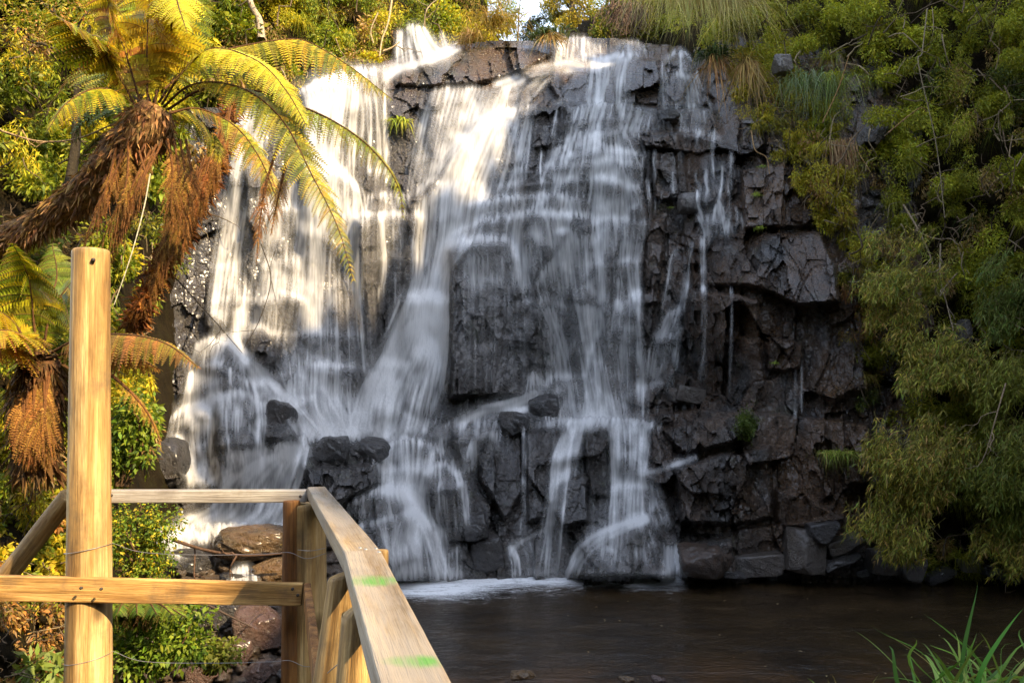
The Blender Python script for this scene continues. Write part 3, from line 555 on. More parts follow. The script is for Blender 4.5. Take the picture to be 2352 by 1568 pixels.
fall('lower middle cascade tumbling over rounded boulders into the pool', [
 ([[(858, 1050), (890, 1024), (930, 1008), (968, 1014), (1000, 1040)], [(850, 1090), (890, 1085), (930, 1085), (962, 1085), (990, 1085)], [(842, 1135), (890, 1140), (930, 1140), (960, 1140), (980, 1130)]], .72, dict(top=.03, bot=.1)),
 thin((930, 1012, 26), (934, 1070, 26), (938, 1140, 26), d=.8),
 ([[(970, 1090), (1005, 1066), (1030, 1072), (1054, 1094)], [(965, 1140), (1000, 1138), (1035, 1138), (1060, 1130)]], .5, dict(top=.03)),
 thin((980, 1082, 16), (970, 1110, 20), (966, 1150, 20), d=.8), thin((1050, 1085, 14), (1058, 1110, 14), (1060, 1140, 12), d=.8),
 ([[(796, 1160), (850, 1131), (890, 1118), (920, 1130), (960, 1136)], [(790, 1185), (850, 1190), (900, 1190), (930, 1175), (965, 1175)]], .5, dict(top=.03)),
 ([[(915, 1132), (950, 1128), (975, 1150)], [(930, 1172), (958, 1166), (985, 1190)]], .92, {}),
 ([[(925, 1172), (958, 1168), (985, 1190)], [(900, 1240), (955, 1235), (1000, 1235)], [(890, 1325), (960, 1326), (1032, 1325)]], .78, dict(bot=.03)),
 thin((960, 1175, 24), (985, 1235, 28), (1012, 1325, 36), d=.9),
 ([[(822, 1208), (880, 1190), (940, 1172), (972, 1182)], [(850, 1255), (890, 1250), (930, 1250), (970, 1250)], [(880, 1325), (910, 1326), (945, 1326), (975, 1326)]], .62, dict(top=.03, bot=.05)),
 ([[(985, 1222), (1010, 1214), (1032, 1228)], [(992, 1270), (1016, 1270), (1036, 1270)], [(998, 1322), (1016, 1322), (1036, 1322)]], .78, dict(top=.05, bot=.03)),
 ([[(1030, 1272), (1050, 1254), (1058, 1258)], [(1034, 1322), (1050, 1322), (1062, 1322)]], .72, dict(top=.05, bot=.03)),
 ([[(980, 1132), (1020, 1116), (1062, 1108)], [(985, 1185), (1025, 1185), (1072, 1180)], [(1000, 1215), (1030, 1215), (1075, 1210)]], .52, dict(top=.03, bot=.4)),
 thin((1062, 1110, 14), (1068, 1150, 14), (1072, 1200, 14), d=.75),
 ([[(985, 1005), (1040, 962), (1100, 950), (1145, 962)], [(985, 1050), (1040, 1035), (1090, 1030), (1140, 1005)]], .55, dict(top=.05)),
 ([[(1060, 1035), (1100, 1002), (1145, 990)], [(1056, 1080), (1090, 1065), (1140, 1030)]], .58, dict(top=.03)),
 ([[(985, 1065), (1050, 1045), (1075, 1038)], [(980, 1090), (1050, 1080), (1080, 1075)]], .45, {}),
 ([[(1232, 898), (1238, 914)], [(1165, 922), (1172, 942)], [(1105, 934), (1112, 954)], [(1050, 955), (1062, 980)]], .85, dict(edge=.3)),
 ([[(1240, 924), (1246, 938)], [(1200, 934), (1206, 950)], [(1158, 934), (1162, 952)]], .8, dict(edge=.3)),
 ([[(1212, 862), (1228, 858), (1262, 880)], [(1205, 905), (1232, 905), (1275, 915)]], .55, dict(top=.04)),
 ([[(1240, 935), (1290, 935), (1310, 965)], [(1250, 975), (1290, 985), (1305, 990)]], .4, {})])
fall('left cascade stepping down over stacked blocks below the fern tip', [
 ([[(446, 795), (480, 778), (525, 790), (572, 825)], [(436, 835), (470, 832), (510, 835), (572, 855)]], .62, dict(top=.03)),
 ([[(428, 860), (470, 836), (520, 842), (572, 880)], [(422, 920), (470, 920), (520, 910), (578, 905)], [(415, 950), (470, 945), (520, 930), (580, 920)]], .72, dict(top=.03)),
 ([[(500, 778), (530, 762)], [(532, 818), (568, 802)], [(560, 858), (605, 842)], [(600, 905), (652, 884)], [(648, 955), (705, 925)], [(680, 998), (755, 985)]], .66, {}),
 ([[(370, 965), (430, 935), (480, 912), (515, 910)], [(362, 1005), (420, 1000), (480, 990), (510, 985)]], .72, dict(top=.04)),
 ([[(415, 965), (450, 948), (482, 942)], [(418, 1010), (450, 1008), (482, 1008)], [(424, 1065), (455, 1065), (485, 1062)]], .7, dict(top=.04)),
 ([[(482, 925), (520, 906), (565, 900), (592, 930)], [(482, 970), (520, 965), (560, 965), (594, 970)], [(484, 1035), (520, 1035), (560, 1035), (594, 1035)]], .46, dict(top=.04)),
 thin((486, 930, 8), (484, 980, 8), (484, 1040, 14), d=.75), thin((522, 940, 6), (523, 990, 6), (524, 1035, 8), d=.75), thin((547, 930, 6), (548, 990, 5), (550, 1030, 5), d=.6),
 thin((588, 905, 12), (592, 960, 10), (592, 1032, 12), d=.85), thin((602, 920, 12), (606, 970, 12), (604, 1020, 12), d=.7),
 ([[(578, 880), (612, 882), (650, 915)], [(585, 920), (612, 922), (655, 935)]], .6, {}),
 ([[(400, 998), (425, 1000)], [(422, 1050), (440, 1048)], [(428, 1100), (455, 1100)]], .85, dict(edge=.25)),
 ([[(425, 1075), (500, 1052), (580, 1036), (640, 1020), (705, 1000)], [(420, 1112), (500, 1095), (580, 1075), (640, 1052), (705, 1035)]], .78, dict(top=.3, bot=.3)),
 ([[(600, 1055), (640, 1040), (680, 1025), (708, 1022)], [(510, 1105), (565, 1105), (635, 1100), (695, 1095)], [(465, 1160), (540, 1172), (612, 1172), (665, 1172)], [(395, 1198), (480, 1205), (570, 1210), (658, 1212)]], .95, dict(top=.08, bot=.05)),
 ([[(440, 1085), (470, 1075), (520, 1070)], [(430, 1110), (465, 1110), (510, 1112)]], .8, {})])
fall('white stream water spilling among the stones behind the grey rail', [
 ([[(345, 1214), (440, 1204), (540, 1203), (665, 1206)], [(350, 1240), (440, 1232), (540, 1224), (665, 1220)]], .95, dict(top=.2, bot=.2)),
 ([[(378, 1222), (410, 1220), (442, 1220)], [(390, 1270), (412, 1270), (436, 1268)]], .95, {}), ([[(430, 1226), (500, 1222)], [(440, 1246), (500, 1238)]], .8, {}),
 ([[(532, 1308), (560, 1303), (586, 1306)], [(524, 1336), (560, 1338), (594, 1338)]], .9, {})])
bankf = table([150, 400, 700, 980], [1170, 1240, 1330, 1450, 1568, 1760], [[12.6, 12.6, 13.2, 13.8], [11.4, 11.8, 12.4, 13.2], [9.8, 10.3, 10.8, 11.6], [8.3, 8.9, 9.2, 10], [7.2, 7.6, 7.9, 8.4], [5.8, 6.0, 6.2, 6.6]])
# every fall is one film of water riding on the rock; its cover is built up from thousands of single streaks
VEILS = {  # thin water between the main streams: outline, cover, mean streak length
 1: [([(690, 230), (890, 210), (890, 420), (970, 450), (985, 860), (640, 880), (690, 480)], .30, 170)],
 2: [([(540, 260), (640, 240), (700, 300), (700, 480), (660, 860), (455, 800), (500, 480)], .34, 190)],
 3: [([(985, 215), (1180, 185), (1300, 150), (1240, 330), (1180, 470), (1100, 560), (1035, 600), (1030, 980), (800, 990), (930, 700), (945, 400)], .34, 170)],
 4: [([(1275, 150), (1460, 135), (1460, 245), (1270, 245)], .16, 60), ([(1515, 140), (1600, 140), (1640, 250), (1515, 250)], .20, 50)],
 5: [([(1300, 245), (1480, 250), (1480, 500), (1490, 700), (1490, 960), (1290, 965), (1200, 900), (1195, 660), (1040, 640), (1060, 520), (1210, 420)], .30, 150), ([(1036, 570), (1190, 560), (1290, 760), (1290, 930), (1036, 930)], .13, 220)],
 6: [([(1500, 320), (1700, 340), (1700, 540), (1500, 480)], .07, 60), ([(1500, 560), (1640, 560), (1640, 900), (1480, 900)], .07, 150)],
 7: [([(1230, 1000), (1520, 975), (1540, 1200), (1560, 1310), (1170, 1315), (1200, 1100)], .24, 120)],
 8: [([(850, 1030), (990, 1000), (1140, 940), (1200, 960), (1080, 1110), (1090, 1220), (1050, 1320), (880, 1320), (790, 1180)], .36, 90)],
 9: [([(440, 780), (570, 820), (680, 980), (600, 1035), (420, 1100), (365, 1000)], .38, 80)]}
MIST = {3: [(760, 985, 120, 16, .55), (900, 985, 130, 18, .6), (890, 940, 130, 40, .22), (700, 930, 90, 50, .15)], 5: [(1375, 958, 70, 18, .45), (1370, 930, 90, 45, .15)],
        8: [(1090, 948, 90, 14, .30), (960, 1315, 110, 12, .45), (940, 1240, 60, 40, .12)], 7: [(1390, 972, 100, 10, .4), (1260, 1316, 60, 10, .4), (1420, 1314, 110, 9, .3), (1540, 1316, 30, 9, .4)],
        9: [(560, 1050, 150, 22, .3), (540, 1195, 130, 14, .5), (500, 930, 80, 30, .18)], 1: [(780, 200, 90, 40, .3), (760, 420, 60, 25, .2)]}
dDv = np.gradient(Dn, axis=0); LEDGE = np.clip(-dDv * 9, 0, 1.6)
SFX = 2.0
def blur(A, su, sv):
    for s_, ax in ((su, 1), (sv, 0)):
        r = int(3 * s_) + 1; k = np.exp(-np.arange(-r, r + 1) ** 2 / (2 * s_ * s_)); k /= k.sum()
        pad = [(0, 0), (0, 0)]; pad[ax] = (r, r); Ap = np.pad(A, pad); B = 0
        for i, kk in enumerate(k): B = B + kk * (Ap[i:i + A.shape[0]] if ax == 0 else Ap[:, i:i + A.shape[1]])
        A = B
    return A
def streaks(rho, x0, y0, U, V, Wt, sig):
    """splat polylines: U, V, Wt are (n, steps)"""
    gx = (U - x0) / SFX; gy = np.round((V - y0) / SFX).astype(int)
    h, w_ = rho.shape
    for o in (-2, -1, 0, 1, 2):
        ix = np.round(gx).astype(int) + o; k = np.exp(-((ix - gx) ** 2) / (2 * sig ** 2)) / (sig * 2.5066)
        ok = (ix >= 0) & (ix < w_) & (gy >= 0) & (gy < h)
        np.add.at(rho, (gy[ok], ix[ok]), (Wt * k)[ok])
for fi, (label, patches) in enumerate(FALLS):
    fi_ = fi
    allp = np.array([q for rows, _, _ in patches for r in rows for q in r] + [q for poly, _, _ in VEILS.get(fi, []) for q in poly], float)
    x0, y0 = allp.min(0) - 36; x1, y1 = allp.max(0) + (36, 60); y1 = min(y1, 1336)
    gu = np.arange(x0, x1, SFX); gv = np.arange(y0, y1, SFX); U2, V2 = np.meshgrid(gu, gv); rho = np.zeros(U2.shape); soft = np.zeros(U2.shape)
    for rows, dens, opt in patches:
        R_ = [np.array(r, float) for r in rows]
        wpx = max(np.linalg.norm(np.diff(r, axis=0), axis=1).sum() for r in R_)
        mid = np.array([r.mean(0) for r in R_]); lpx = np.linalg.norm(np.diff(mid, axis=0), axis=1).sum()
        wm = np.mean([np.linalg.norm(np.diff(r, axis=0), axis=1).sum() for r in R_])
        ns = int(max(9, wpx / 4)); nt_ = int(max(8, lpx / 3)); G = catmull(np.stack([catmull(r, ns) for r in R_]), nt_)
        lip = opt.get('top', .2) < .05
        tgt = -math.log(1 - min(dens, 1.0) * .94) * .80; mlen = min(1.0, 150 / lpx)
        tgt *= {2: 1.1, 3: 1.0 if mid[:, 1].mean() < 440 else 1.5, 6: 1.7, 5: 1.15, 7: 1.35, 8: 1.6, 9: 1.7, 10: 1.8}.get(fi, 1.0); nover = 3.2; n = int(max(10, wm / SFX * nover / min(1, mlen * .9)))
        s0 = RNG.normal(.5, .30, n) if wpx > 20 else RNG.normal(.5, .25, n)
        s0 = np.where((s0 < -.12) | (s0 > 1.12), RNG.random(n), s0) * (1 if wpx < 20 else 1)
        uni = RNG.random(n) < .6; s0 = np.where(uni, RNG.uniform(.02, .98, n), s0)
        t0 = RNG.uniform(-mlen, 1, n); t0 = np.where(RNG.random(n) < (.45 if lip else .15), RNG.uniform(-.02, .05, n), t0)
        t1 = t0 + mlen * RNG.uniform(.4, 1.6, n)
        steps = int(lpx / SFX * 1.05 * max(1, np.abs(np.diff(G[..., 1], axis=0)).sum(0).max() / lpx)) + 2
        T = np.linspace(0, 1.0 + 22 / max(lpx, 40), steps)[None]; Tc = np.clip(T, 0, 1)
        sc = np.clip(s0[:, None] + .04 * RNG.normal(size=(n, 1)) * T, -.1, 1.1); scc = np.clip(sc, 0, .9999)
        ii = (scc * (ns - 1)).astype(int).clip(0, ns - 2); jj = (Tc * (nt_ - 1)).astype(int).clip(0, nt_ - 2) + 0 * ii
        fa_ = scc * (ns - 1) - ii; fb_ = Tc * (nt_ - 1) - jj
        Gp = lambda c: (G[jj, ii, c] * (1 - fa_) + G[jj, ii + 1, c] * fa_) * (1 - fb_) + (G[jj + 1, ii, c] * (1 - fa_) + G[jj + 1, ii + 1, c] * fa_) * fb_
        Uu = Gp(0) + (sc - scc) * wpx + 1.2 * np.sin(T * lpx / 35 + RNG.uniform(0, 6, (n, 1))); Vv_ = Gp(1) + (T - Tc) * lpx + RNG.normal(size=(n, 1)) * 2.0
        on = sm(T, t0[:, None] - .03, t0[:, None] + .06) * sm(T, t1[:, None] + .05, t1[:, None] - .22) * sm(T, 1 + 20 / max(lpx, 40), .9)
        wt = RNG.gamma(.9, 1 / .9, (n, 1)) * on * tgt / nover * np.ones_like(Uu)
        # slower where the stream runs flat in the picture: keep cover even
        vs = np.abs(np.gradient(Vv_, axis=1)) / SFX; hs_ = np.abs(np.gradient(Uu, axis=1)) / SFX
        wt = wt * np.clip(np.hypot(vs, hs_), .2, 1.5)
        wt = wt * (.35 + 1.3 * vn(T * lpx / 26 + s0[:, None] * 3, s0[:, None] * wpx / 9 + fi * 9, 33))
        if lip: wt = wt * (1 + 1.3 * np.exp(-(T * lpx) / 9))
        wt = wt * np.clip(.84 - .40 * cliffY(Uu, Vv_, PROT) * min(1, wpx / 40), .22, 1.5) * (.78 + 1.7 * cliffY(Uu, Vv_, LEDGE))
        streaks(rho, x0, y0, Uu, Vv_, wt, .6)
    for poly, cov, ml in VEILS.get(fi, []):
        P = np.array(poly, float); lo, hi = P.min(0), P.max(0); ar = (hi - lo).prod(); ins = 0
        n = int(ar / ml / SFX * 2.6); us = RNG.uniform(lo[0], hi[0], n); vs_ = RNG.uniform(lo[1], hi[1], n)
        dd = inpoly(us, vs_, poly); k = dd > 0; us, vs_, dd = us[k], vs_[k], dd[k]; n = len(us)
        ln = ml * RNG.gamma(2.2, 1 / 2.2, n); T = np.linspace(0, 1, 130)[None]
        Vv_ = vs_[:, None] + T * np.minimum(ln, 259)[:, None]
        stp = np.minimum(ln, 259)[:, None] / 130 / SFX
        lat = RNG.normal(size=(n, 1)) * 5 * T
        Uu = us[:, None] + lat + 1.0 * np.sin(T * 6 + RNG.uniform(0, 6, (n, 1)))
        led = cliffY(Uu, Vv_, LEDGE)
        patchy = .25 + 1.5 * sm(vn(us / 34, vs_ / 150, 81 + fi), .35, .75)
        wt = .42 * cov / 2.2 * RNG.gamma(1.2, 1 / 1.2, (n, 1)) * patchy[:, None] * np.sin(np.pi * np.clip(T, 0, 1) ** .6) * (.8 + 3.0 * led) * np.clip(1 - .6 * cliffY(Uu, Vv_, PROT), .12, 1.8) * stp * np.clip(dd / 30, .2, 1)[:, None]
        streaks(rho, x0, y0, Uu, Vv_, wt, .6)
    rho = .76 * blur(rho, .42, 1.8) + .24 * blur(rho, 4, 9)
    for mu, mv, ru, rv, am in MIST.get(fi, []):
        rho += .6 * am * np.exp(-((U2 - mu) / ru) ** 2 - ((V2 - mv) / rv) ** 2) * (.55 + .9 * vn(U2 / 22, V2 / 14, 90 + fi))
    al = (1 - np.exp(-rho * 1.15)) ** 1.25
    al[:, :3] = 0; al[:, -3:] = 0
    # the sheet falls clear of the rock below a lip and only slowly drifts back to it
    Yc = cliffY(U2, V2) if fi < 10 else bankf(U2, V2) - .62; Yf = Yc.copy()
    for r in range(1, len(gv)): Yf[r] = np.minimum(Yc[r], Yf[r - 1] + .004)
    Yf = blur(np.pad(Yf, 16, mode='edge'), 4, 4)[16:-16, 16:-16]
    Yf = Yf - .07 - .012 * fi - .03 * blur(al, 2, 4)
    P = pt(U2, V2, Yf); q = grid_faces(len(gv), len(gu)); q = q[al.ravel()[q].max(1) > .025]
    used = np.unique(q); mp = np.full(al.size, -1); mp[used] = np.arange(len(used))
    tag(build('waterfall', P.reshape(-1, 3)[used], mp[q], M_FALL, fa={'dens': al.ravel()[used]}), label, 'waterfall', 'waterfalls and cascades on the cliff')
# ------------------------------------------------------------------ hillsides, bank, pool
hillL = table([-320, 0, 250, 480, 560, 700, 900, 1200], [-160, 200, 600, 1000, 1400, 1760],
 [[9, 11, 14, 18.3, 18.9, 20.5, 22, 24], [8.3, 10.3, 13, 18.4, 18.8, 19.2, 19.8, 21], [7.4, 9.4, 11.6, 17.8, 18.6, 19, 20, 21], [6.2, 7.8, 9.5, 16.5, 18, 19, 20, 21], [4.6, 5.4, 7.2, 13, 15, 17, 20, 21], [3.4, 4.2, 5.6, 9, 10, 12, 20, 21]])
hillR = table([1480, 1600, 1700, 1900, 2100, 2352, 2720], [-160, 100, 300, 700, 1100, 1420],
 [[25, 23, 20.5, 18.4, 17.0, 15.8, 13.6], [21.5, 19.5, 18.5, 17.3, 16.4, 15.3, 13.2], [21, 19, 17.8, 16.5, 15.8, 14.9, 12.9], [20.5, 18.4, 17.2, 15.8, 15.2, 14.5, 12.5], [20, 17.5, 16.4, 15.5, 14.9, 14.3, 12.3], [19, 16.5, 15.6, 14.8, 14.4, 14.1, 12.3]])
def relief(name, f, u0, u1, v0, v1, st, amp, m, label, keepf=None, zf=None):
    gu = np.arange(u0, u1 + 1, st); gv = np.arange(v0, v1 + 1, st); U, V = np.meshgrid(gu, gv)
    Y = f(U, V)
    for _ in range(3):
        Yp = np.pad(Y, 3, mode='edge'); Y = (Yp[6:, 3:-3] + Yp[:-6, 3:-3] + Yp[3:-3, 6:] + Yp[3:-3, :-6] + Y) / 5
    Y = Y + amp * fbm(U / 90, V / 90, 5, 12)
    if name == 'stream_bank':
        F1, F2, R, du, dv = voro(U, V, 46, 30, .95, 3); Y -= .35 * sm(F2 - F1, .02, .5) * (.4 + R[..., 0]); F1, F2, R, du, dv = voro(U, V, 17, 12, .95, 5); Y -= .10 * sm(F2 - F1, .02, .5)
    P = pt(U, V, Y)
    if zf is not None: P[..., 2] += zf(U, V)
    q = grid_faces(len(gv), len(gu))
    if keepf is not None: q = q[keepf(U.ravel()[q].mean(1), V.ravel()[q].mean(1))]
    o = build(name, P.reshape(-1, 3), q, m, at=(0, 10, 0)); return tag(o, label, None, kind='structure')
relief('hillside', hillL, -320, 1190, -160, 1760, 9, 1.3, M_SOIL, 'steep earth slope under the sunlit bushes',
       lambda u, v: ((u < 545) | (v < 215 - np.clip(u - 700, 0, 400) * .12)) & (u < 1118 + np.clip(v - 40, 0, 60) * .6))
relief('hillside', hillR, 1255, 2720, -160, 1420, 9, 1.0, M_SOIL, 'steep shaded slope under the green undergrowth',
       lambda u, v: v > np.interp(u, [1250, 1330, 1400, 1480, 1560], [100, 62, 20, -60, -200]) - 5)
bankf = table([150, 400, 700, 980], [1170, 1240, 1330, 1450, 1568, 1760], [[12.6, 12.6, 13.2, 13.8], [11.4, 11.8, 12.4, 13.2], [9.8, 10.3, 10.8, 11.6], [8.3, 8.9, 9.2, 10], [7.2, 7.6, 7.9, 8.4], [5.8, 6.0, 6.2, 6.6]])
M_BANK = rock_mat('stream_stones', (.025, .018, .012), (.075, .05, .03), (.09, .05, .02), .7, (.3, .6), .2)
relief('stream_bank', bankf, 150, 980, 1214, 1760, 4, .5, M_BANK, 'stony stream bank of wet brown stones', None, lambda u, v: -1.5 * sm(u, 800, 960))
# near bank carrying the railing and the foreground grass
gx = np.linspace(-9, 9, 70); gy = np.linspace(-6, 8.6, 60); X_, Y_ = np.meshgrid(gx, gy)
Zg = 1.5 - 1.9 * sm(Y_, 3.4, 8.4) + .12 * fbm(X_ * .8, Y_ * .8, 4, 20) - .0 * X_
tag(build('ground', np.stack([X_, Y_, Zg], -1).reshape(-1, 3), grid_faces(60, 70), M_SOIL, at=(0, 0, 0)), 'earth bank sloping to the pool', None, kind='structure')
# the pool
gx = np.linspace(-6, 14, 260); gy = np.linspace(6.5, 15.2, 150); X_, Y_ = np.meshgrid(gx, gy)
shore = 14.0 + .15 * fbm(X_ * 1.2, X_ * 0, 3, 2)
def U_at(x, y): return CX + F * x / y
u_ = U_at(X_, Y_)
foam = .85 * np.exp(-np.clip(shore - .12 - Y_, 0, None) / (.35 + .75 * vn(X_ * .9, X_ * 0, 5))) * sm(u_, 700, 900) * (1 - .92 * sm(u_, 1520, 1640)) * (.72 + .6 * vn(X_ * 1.4, Y_, 6))
foam += .85 * np.exp(-((u_ - 985) / 120) ** 2 - ((Y_ - 13.3) / .6) ** 2)
foam += .30 * np.exp(-np.clip(shore - Y_, 0, None) / 1.1) * sm(u_, 800, 1000) * (1 - sm(u_, 1600, 1800)) + .12 * sm(u_, 1700, 1500) * sm(Y_, 11, 13)
Zp = .035 * fbm(X_ * 1.2, Y_ * 2.6, 4, 31) + .014 * fbm(X_ * 4, Y_ * 7, 3, 33)
tag(build('pool', np.stack([X_, Y_, Zp], -1).reshape(-1, 3), grid_faces(150, 260), M_POOL, at=(0, 11, 0), fa={'foam': np.clip(foam, 0, 1.3)}), 'dark brown plunge pool with a foam line under the falls', None, kind='structure')
# unseen hill behind the camera on the right, ridge shaped to shade the falls
SUN = np.array([.60, -.52, .61]); SUN /= np.linalg.norm(SUN)
hp = np.array([-SUN[1], SUN[0], 0]); hp /= np.linalg.norm(hp)
qv = np.cross(SUN, hp); qv = -qv if qv[2] < 0 else qv
def pq(P): P = np.asarray(P); return P @ hp, P @ qv
RIDGE = [(-12, -6), (.6, 1.2), (1.3, 2.5), (1.9, 3.4), (2.3, 4.2), (2.9, 4.3), (4.5, 4.9), (6.0, 6.0), (6.3, 8.0), (6.6, 10.6), (7.5, 11.6), (8.2, 11.9), (9.3, 12.1), (10.4, 12.1), (11.0, 12.5), (12.1, 13.1), (14.5, 15.1), (17, 16.7), (21, 19.5), (30, 22), (44, 24)]
ps = np.concatenate([np.linspace(-12, 0, 20), np.linspace(.1, 22, 900), np.linspace(22.3, 44, 40)])
qs = np.interp(ps, *zip(*RIDGE)) + (.5 * fbm(ps * 1.7, ps * 0, 5, 40) + 2.4 * fbm(ps * 4, ps * 0, 5, 47)) * sm(ps, 3, 7)
T_ = 24.0
ridge = ps[:, None] * hp + qs[:, None] * qv + SUN * T_
Sh = np.array([SUN[0], SUN[1], 0]); Sh /= np.linalg.norm(Sh)
prof = [(-9, -1.0), (-6.5, .55), (-3.5, .80), (-1.5, .94), (0, 1), (3, .97), (8, .8), (16, .3), (22, -1)]
rows = []
for off, hh in prof:
    z = np.where(hh < 0, -2.0, ridge[:, 2] * hh)
    jit = 0 if off == 0 else 1.0
    rows.append(np.stack([ridge[:, 0] + Sh[0] * off, ridge[:, 1] + Sh[1] * off, z + jit * 1.2 * fbm(ps * .8, ps * 0 + off, 4, 44)], -1))
HV = np.stack(rows)
def forest_mat():
    m, nt, out = mat('forest'); g = N(nt, 'NewGeometry')
    n = noise(nt, g.outputs['Position'], 1.2, 8, .75)
    b = N(nt, 'BsdfPrincipled', ins={'Roughness': .9, 'Specular IOR Level': .1})
    L(nt, ramp(nt, n, [(.3, (.012, .018, .006)), (.65, (.06, .075, .018))]), b.inputs['Base Color'])
    L(nt, bump(nt, n, 1, .6), b.inputs['Normal']); L(nt, b.outputs[0], out.inputs[0]); return m
tag(build('hill', HV.reshape(-1, 3), grid_faces(len(prof), len(ps)), forest_mat(), at=(20, -10, 0)), 'unseen wooded hill beside the gorge, its ridge shaped to shade the falls', None, kind='structure')
xs = np.linspace(-60, 7, 120); rows = []  # hill added out of view to keep low sky light off the cliff
for off, hh in ((-5, -1.), (-3.5, .45), (-2, .8), (0, 1.), (5, .9), (12, .3)):
    hz = (20 + 5 * fbm(xs * .25, xs * 0, 4, 55) + 2.5 * fbm(xs * 1.3, xs * 0, 3, 57)) * sm(xs, 7.5, 2)
    rows.append(np.stack([xs, -13 - off * 1.0 - .012 * (xs + 20) ** 2 * 0 + 1.0 * fbm(xs * .6, xs * 0 + off, 3, 58), np.maximum(hz * hh, -1.5)], -1))
tag(build('hill', np.stack(rows).reshape(-1, 3), grid_faces(6, 120), bpy.data.materials['forest'], at=(-20, -15, 0)), 'unseen wooded hill added behind the viewpoint to block low sky light', None, kind='structure')
# ------------------------------------------------------------------ boulders
import bmesh
_bm = bmesh.new(); bmesh.ops.create_icosphere(_bm, subdivisions=5, radius=1); _bm.verts.ensure_lookup_table()
ICO_V = np.array([v.co[:] for v in _bm.verts]); ICO_F = np.array([[v.index for v in f.verts] for f in _bm.faces]); _bm.free()
def unit(x): return x / (np.linalg.norm(x, axis=-1, keepdims=True) + 1e-9)
def rdirs(n): return unit(RNG.normal(size=(n, 3)))
def boulder(u, v, w, h, label, m=None, Y=None, blocky=.8, group=None, rot=None, lift=-.06, depth=1.0, sharp=None):
    sharp = (m is M_ROCKP) if sharp is None else sharp
    m = m or M_ROCK
    Y = float(cliffY(u, v)) - lift if Y is None else Y
    mpp = Y / F
    nk = RNG.integers(5, 9) if sharp else RNG.integers(11, 17); K = rdirs(nk); K = np.concatenate([K, np.eye(3), -np.eye(3)])
    dk = RNG.uniform(.62, .98, len(K))
    dots = ICO_V @ K.T
    r = np.where(dots > .05, dk / np.maximum(dots, .05), 9.)
    e_ = 60 if sharp else 24
    rs = -np.log(np.exp(-r * e_).sum(1)) / e_ + .02
    s0 = RNG.integers(0, 99)
    r_ = rs * blocky + (1 - blocky) * .85
    nz_ = .5 if sharp else 1
    r_ = r_ * (1 + nz_ * .26 * fbm(ICO_V[:, 0] * 1.6 + ICO_V[:, 2], ICO_V[:, 1] * 1.6 - ICO_V[:, 2] * .7, 3, s0) + nz_ * .16 * fbm(ICO_V[:, 0] * 6 + ICO_V[:, 2] * 4, ICO_V[:, 1] * 6 + ICO_V[:, 2] * 3, 4, s0 + 3))
    r_ = np.minimum(r_, np.median(r_) * 1.45)
    V = ICO_V * r_[:, None]
    a = RNG.uniform(-.5, .5) if rot is None else rot
    V = V / np.abs(V).max(0)
    sx, sz = w * mpp / 2, h * mpp / 2; sy = (sx + sz) / 2 * depth
    V = V * [sx, sy, sz]
    c, s = math.cos(a), math.sin(a)
    V = np.stack([V[:, 0] * c - V[:, 2] * s, V[:, 1], V[:, 0] * s + V[:, 2] * c], -1)
    o = build('boulder', V + pt(u, v, Y), ICO_F, m)
    return tag(o, label, 'boulder', group)
GB = 'boulders at the foot of the falls'
boulder(752, 1036, 100, 76, 'black boulder with a mossy face standing in the white water, left of the pair', None, None, .75, GB, 0.1)
boulder(846, 1034, 98, 66, 'low black boulder with a bluish wet top, right of the mossy one', None, None, .75, GB, -.1)
boulder(1246, 935, 78, 70, 'blocky dark boulder perched on the ledge below the central rock slab', None, None, .9, GB, .15, 0.03)
boulder(1178, 976, 78, 64, 'dark block beside the perched boulder, cracked on its right edge', None, None, .9, GB, 0, 0.00)
boulder(1092, 1212, 58, 62, 'small pointed black rock sticking up beside the lower middle cascade', None, None, .9, GB, .2, -0.02)
boulder(1116, 1274, 100, 100, 'rough black boulder between the two lower cascades at the waterline', None, None, .8, GB, .2, -0.02)
boulder(648, 958, 74, 70, 'dark overhanging boulder at the end of the slanting white chute', None, None, .9, GB, -.3, 0.03)
boulder(390, 1058, 78, 120, 'brownish wet boulder beside the glossy shrub, water sliding past it', None, None, .7, GB, .05)
boulder(1628, 1282, 140, 84, 'rusty brown block at the waterline right of the small spout', rock_mat('rusty_block', (.018, .010, .005), (.05, .026, .011), (.05, .022, .008), .8, (.25, .5)), None, .9, GB, .02, -0.02)
boulder(1740, 1298, 120, 60, 'pale broken boulder at the waterline with angular facets', M_ROCKP, None, 1, GB, .1, 0.03)
boulder(1842, 1268, 96, 118, 'tall pale boulder with a flat grey face beside the dark gap', M_ROCKP, None, 1, GB, -.1, 0.08)
boulder(1940, 1250, 92, 44, 'angular grey slab resting above the waterline under the bamboo', M_ROCKP, None, 1, GB, .25, 0.13)
boulder(1925, 1290, 110, 36, 'thin leaning slab dipping into the pool', M_ROCK, None, 1, GB, .3, 0.18)
boulder(2030, 1292, 70, 62, 'grey triangular rock at the right water edge', M_ROCKP, 13.7, 1, GB, -0.02)
boulder(2088, 1298, 62, 60, 'flat-faced rock beside the triangular one at the water edge', M_ROCKP, 13.6, 1, GB, -.1)
boulder(2222, 1292, 46, 38, 'small square rock on the shaded right shore', M_ROCKP, 13.6, 1, GB, -0.02)
boulder(2160, 1318, 80, 26, 'low dark rubble heap on the shaded right shore', M_ROCK, 13.7, .9, GB)
boulder(2300, 1318, 110, 26, 'low dark rubble ledge at the far right shore', M_ROCK, 13.6, .9, GB)
boulder(1585, 907, 72, 40, 'pale rounded rock tucked at the foot of the right wall', M_ROCKP, None, .9, GB, -.2, 0.03)
boulder(1556, 905, 44, 40, 'violet grey block beside the pale rounded rock', M_ROCKP, None, 1, GB, -.1, 0.13)
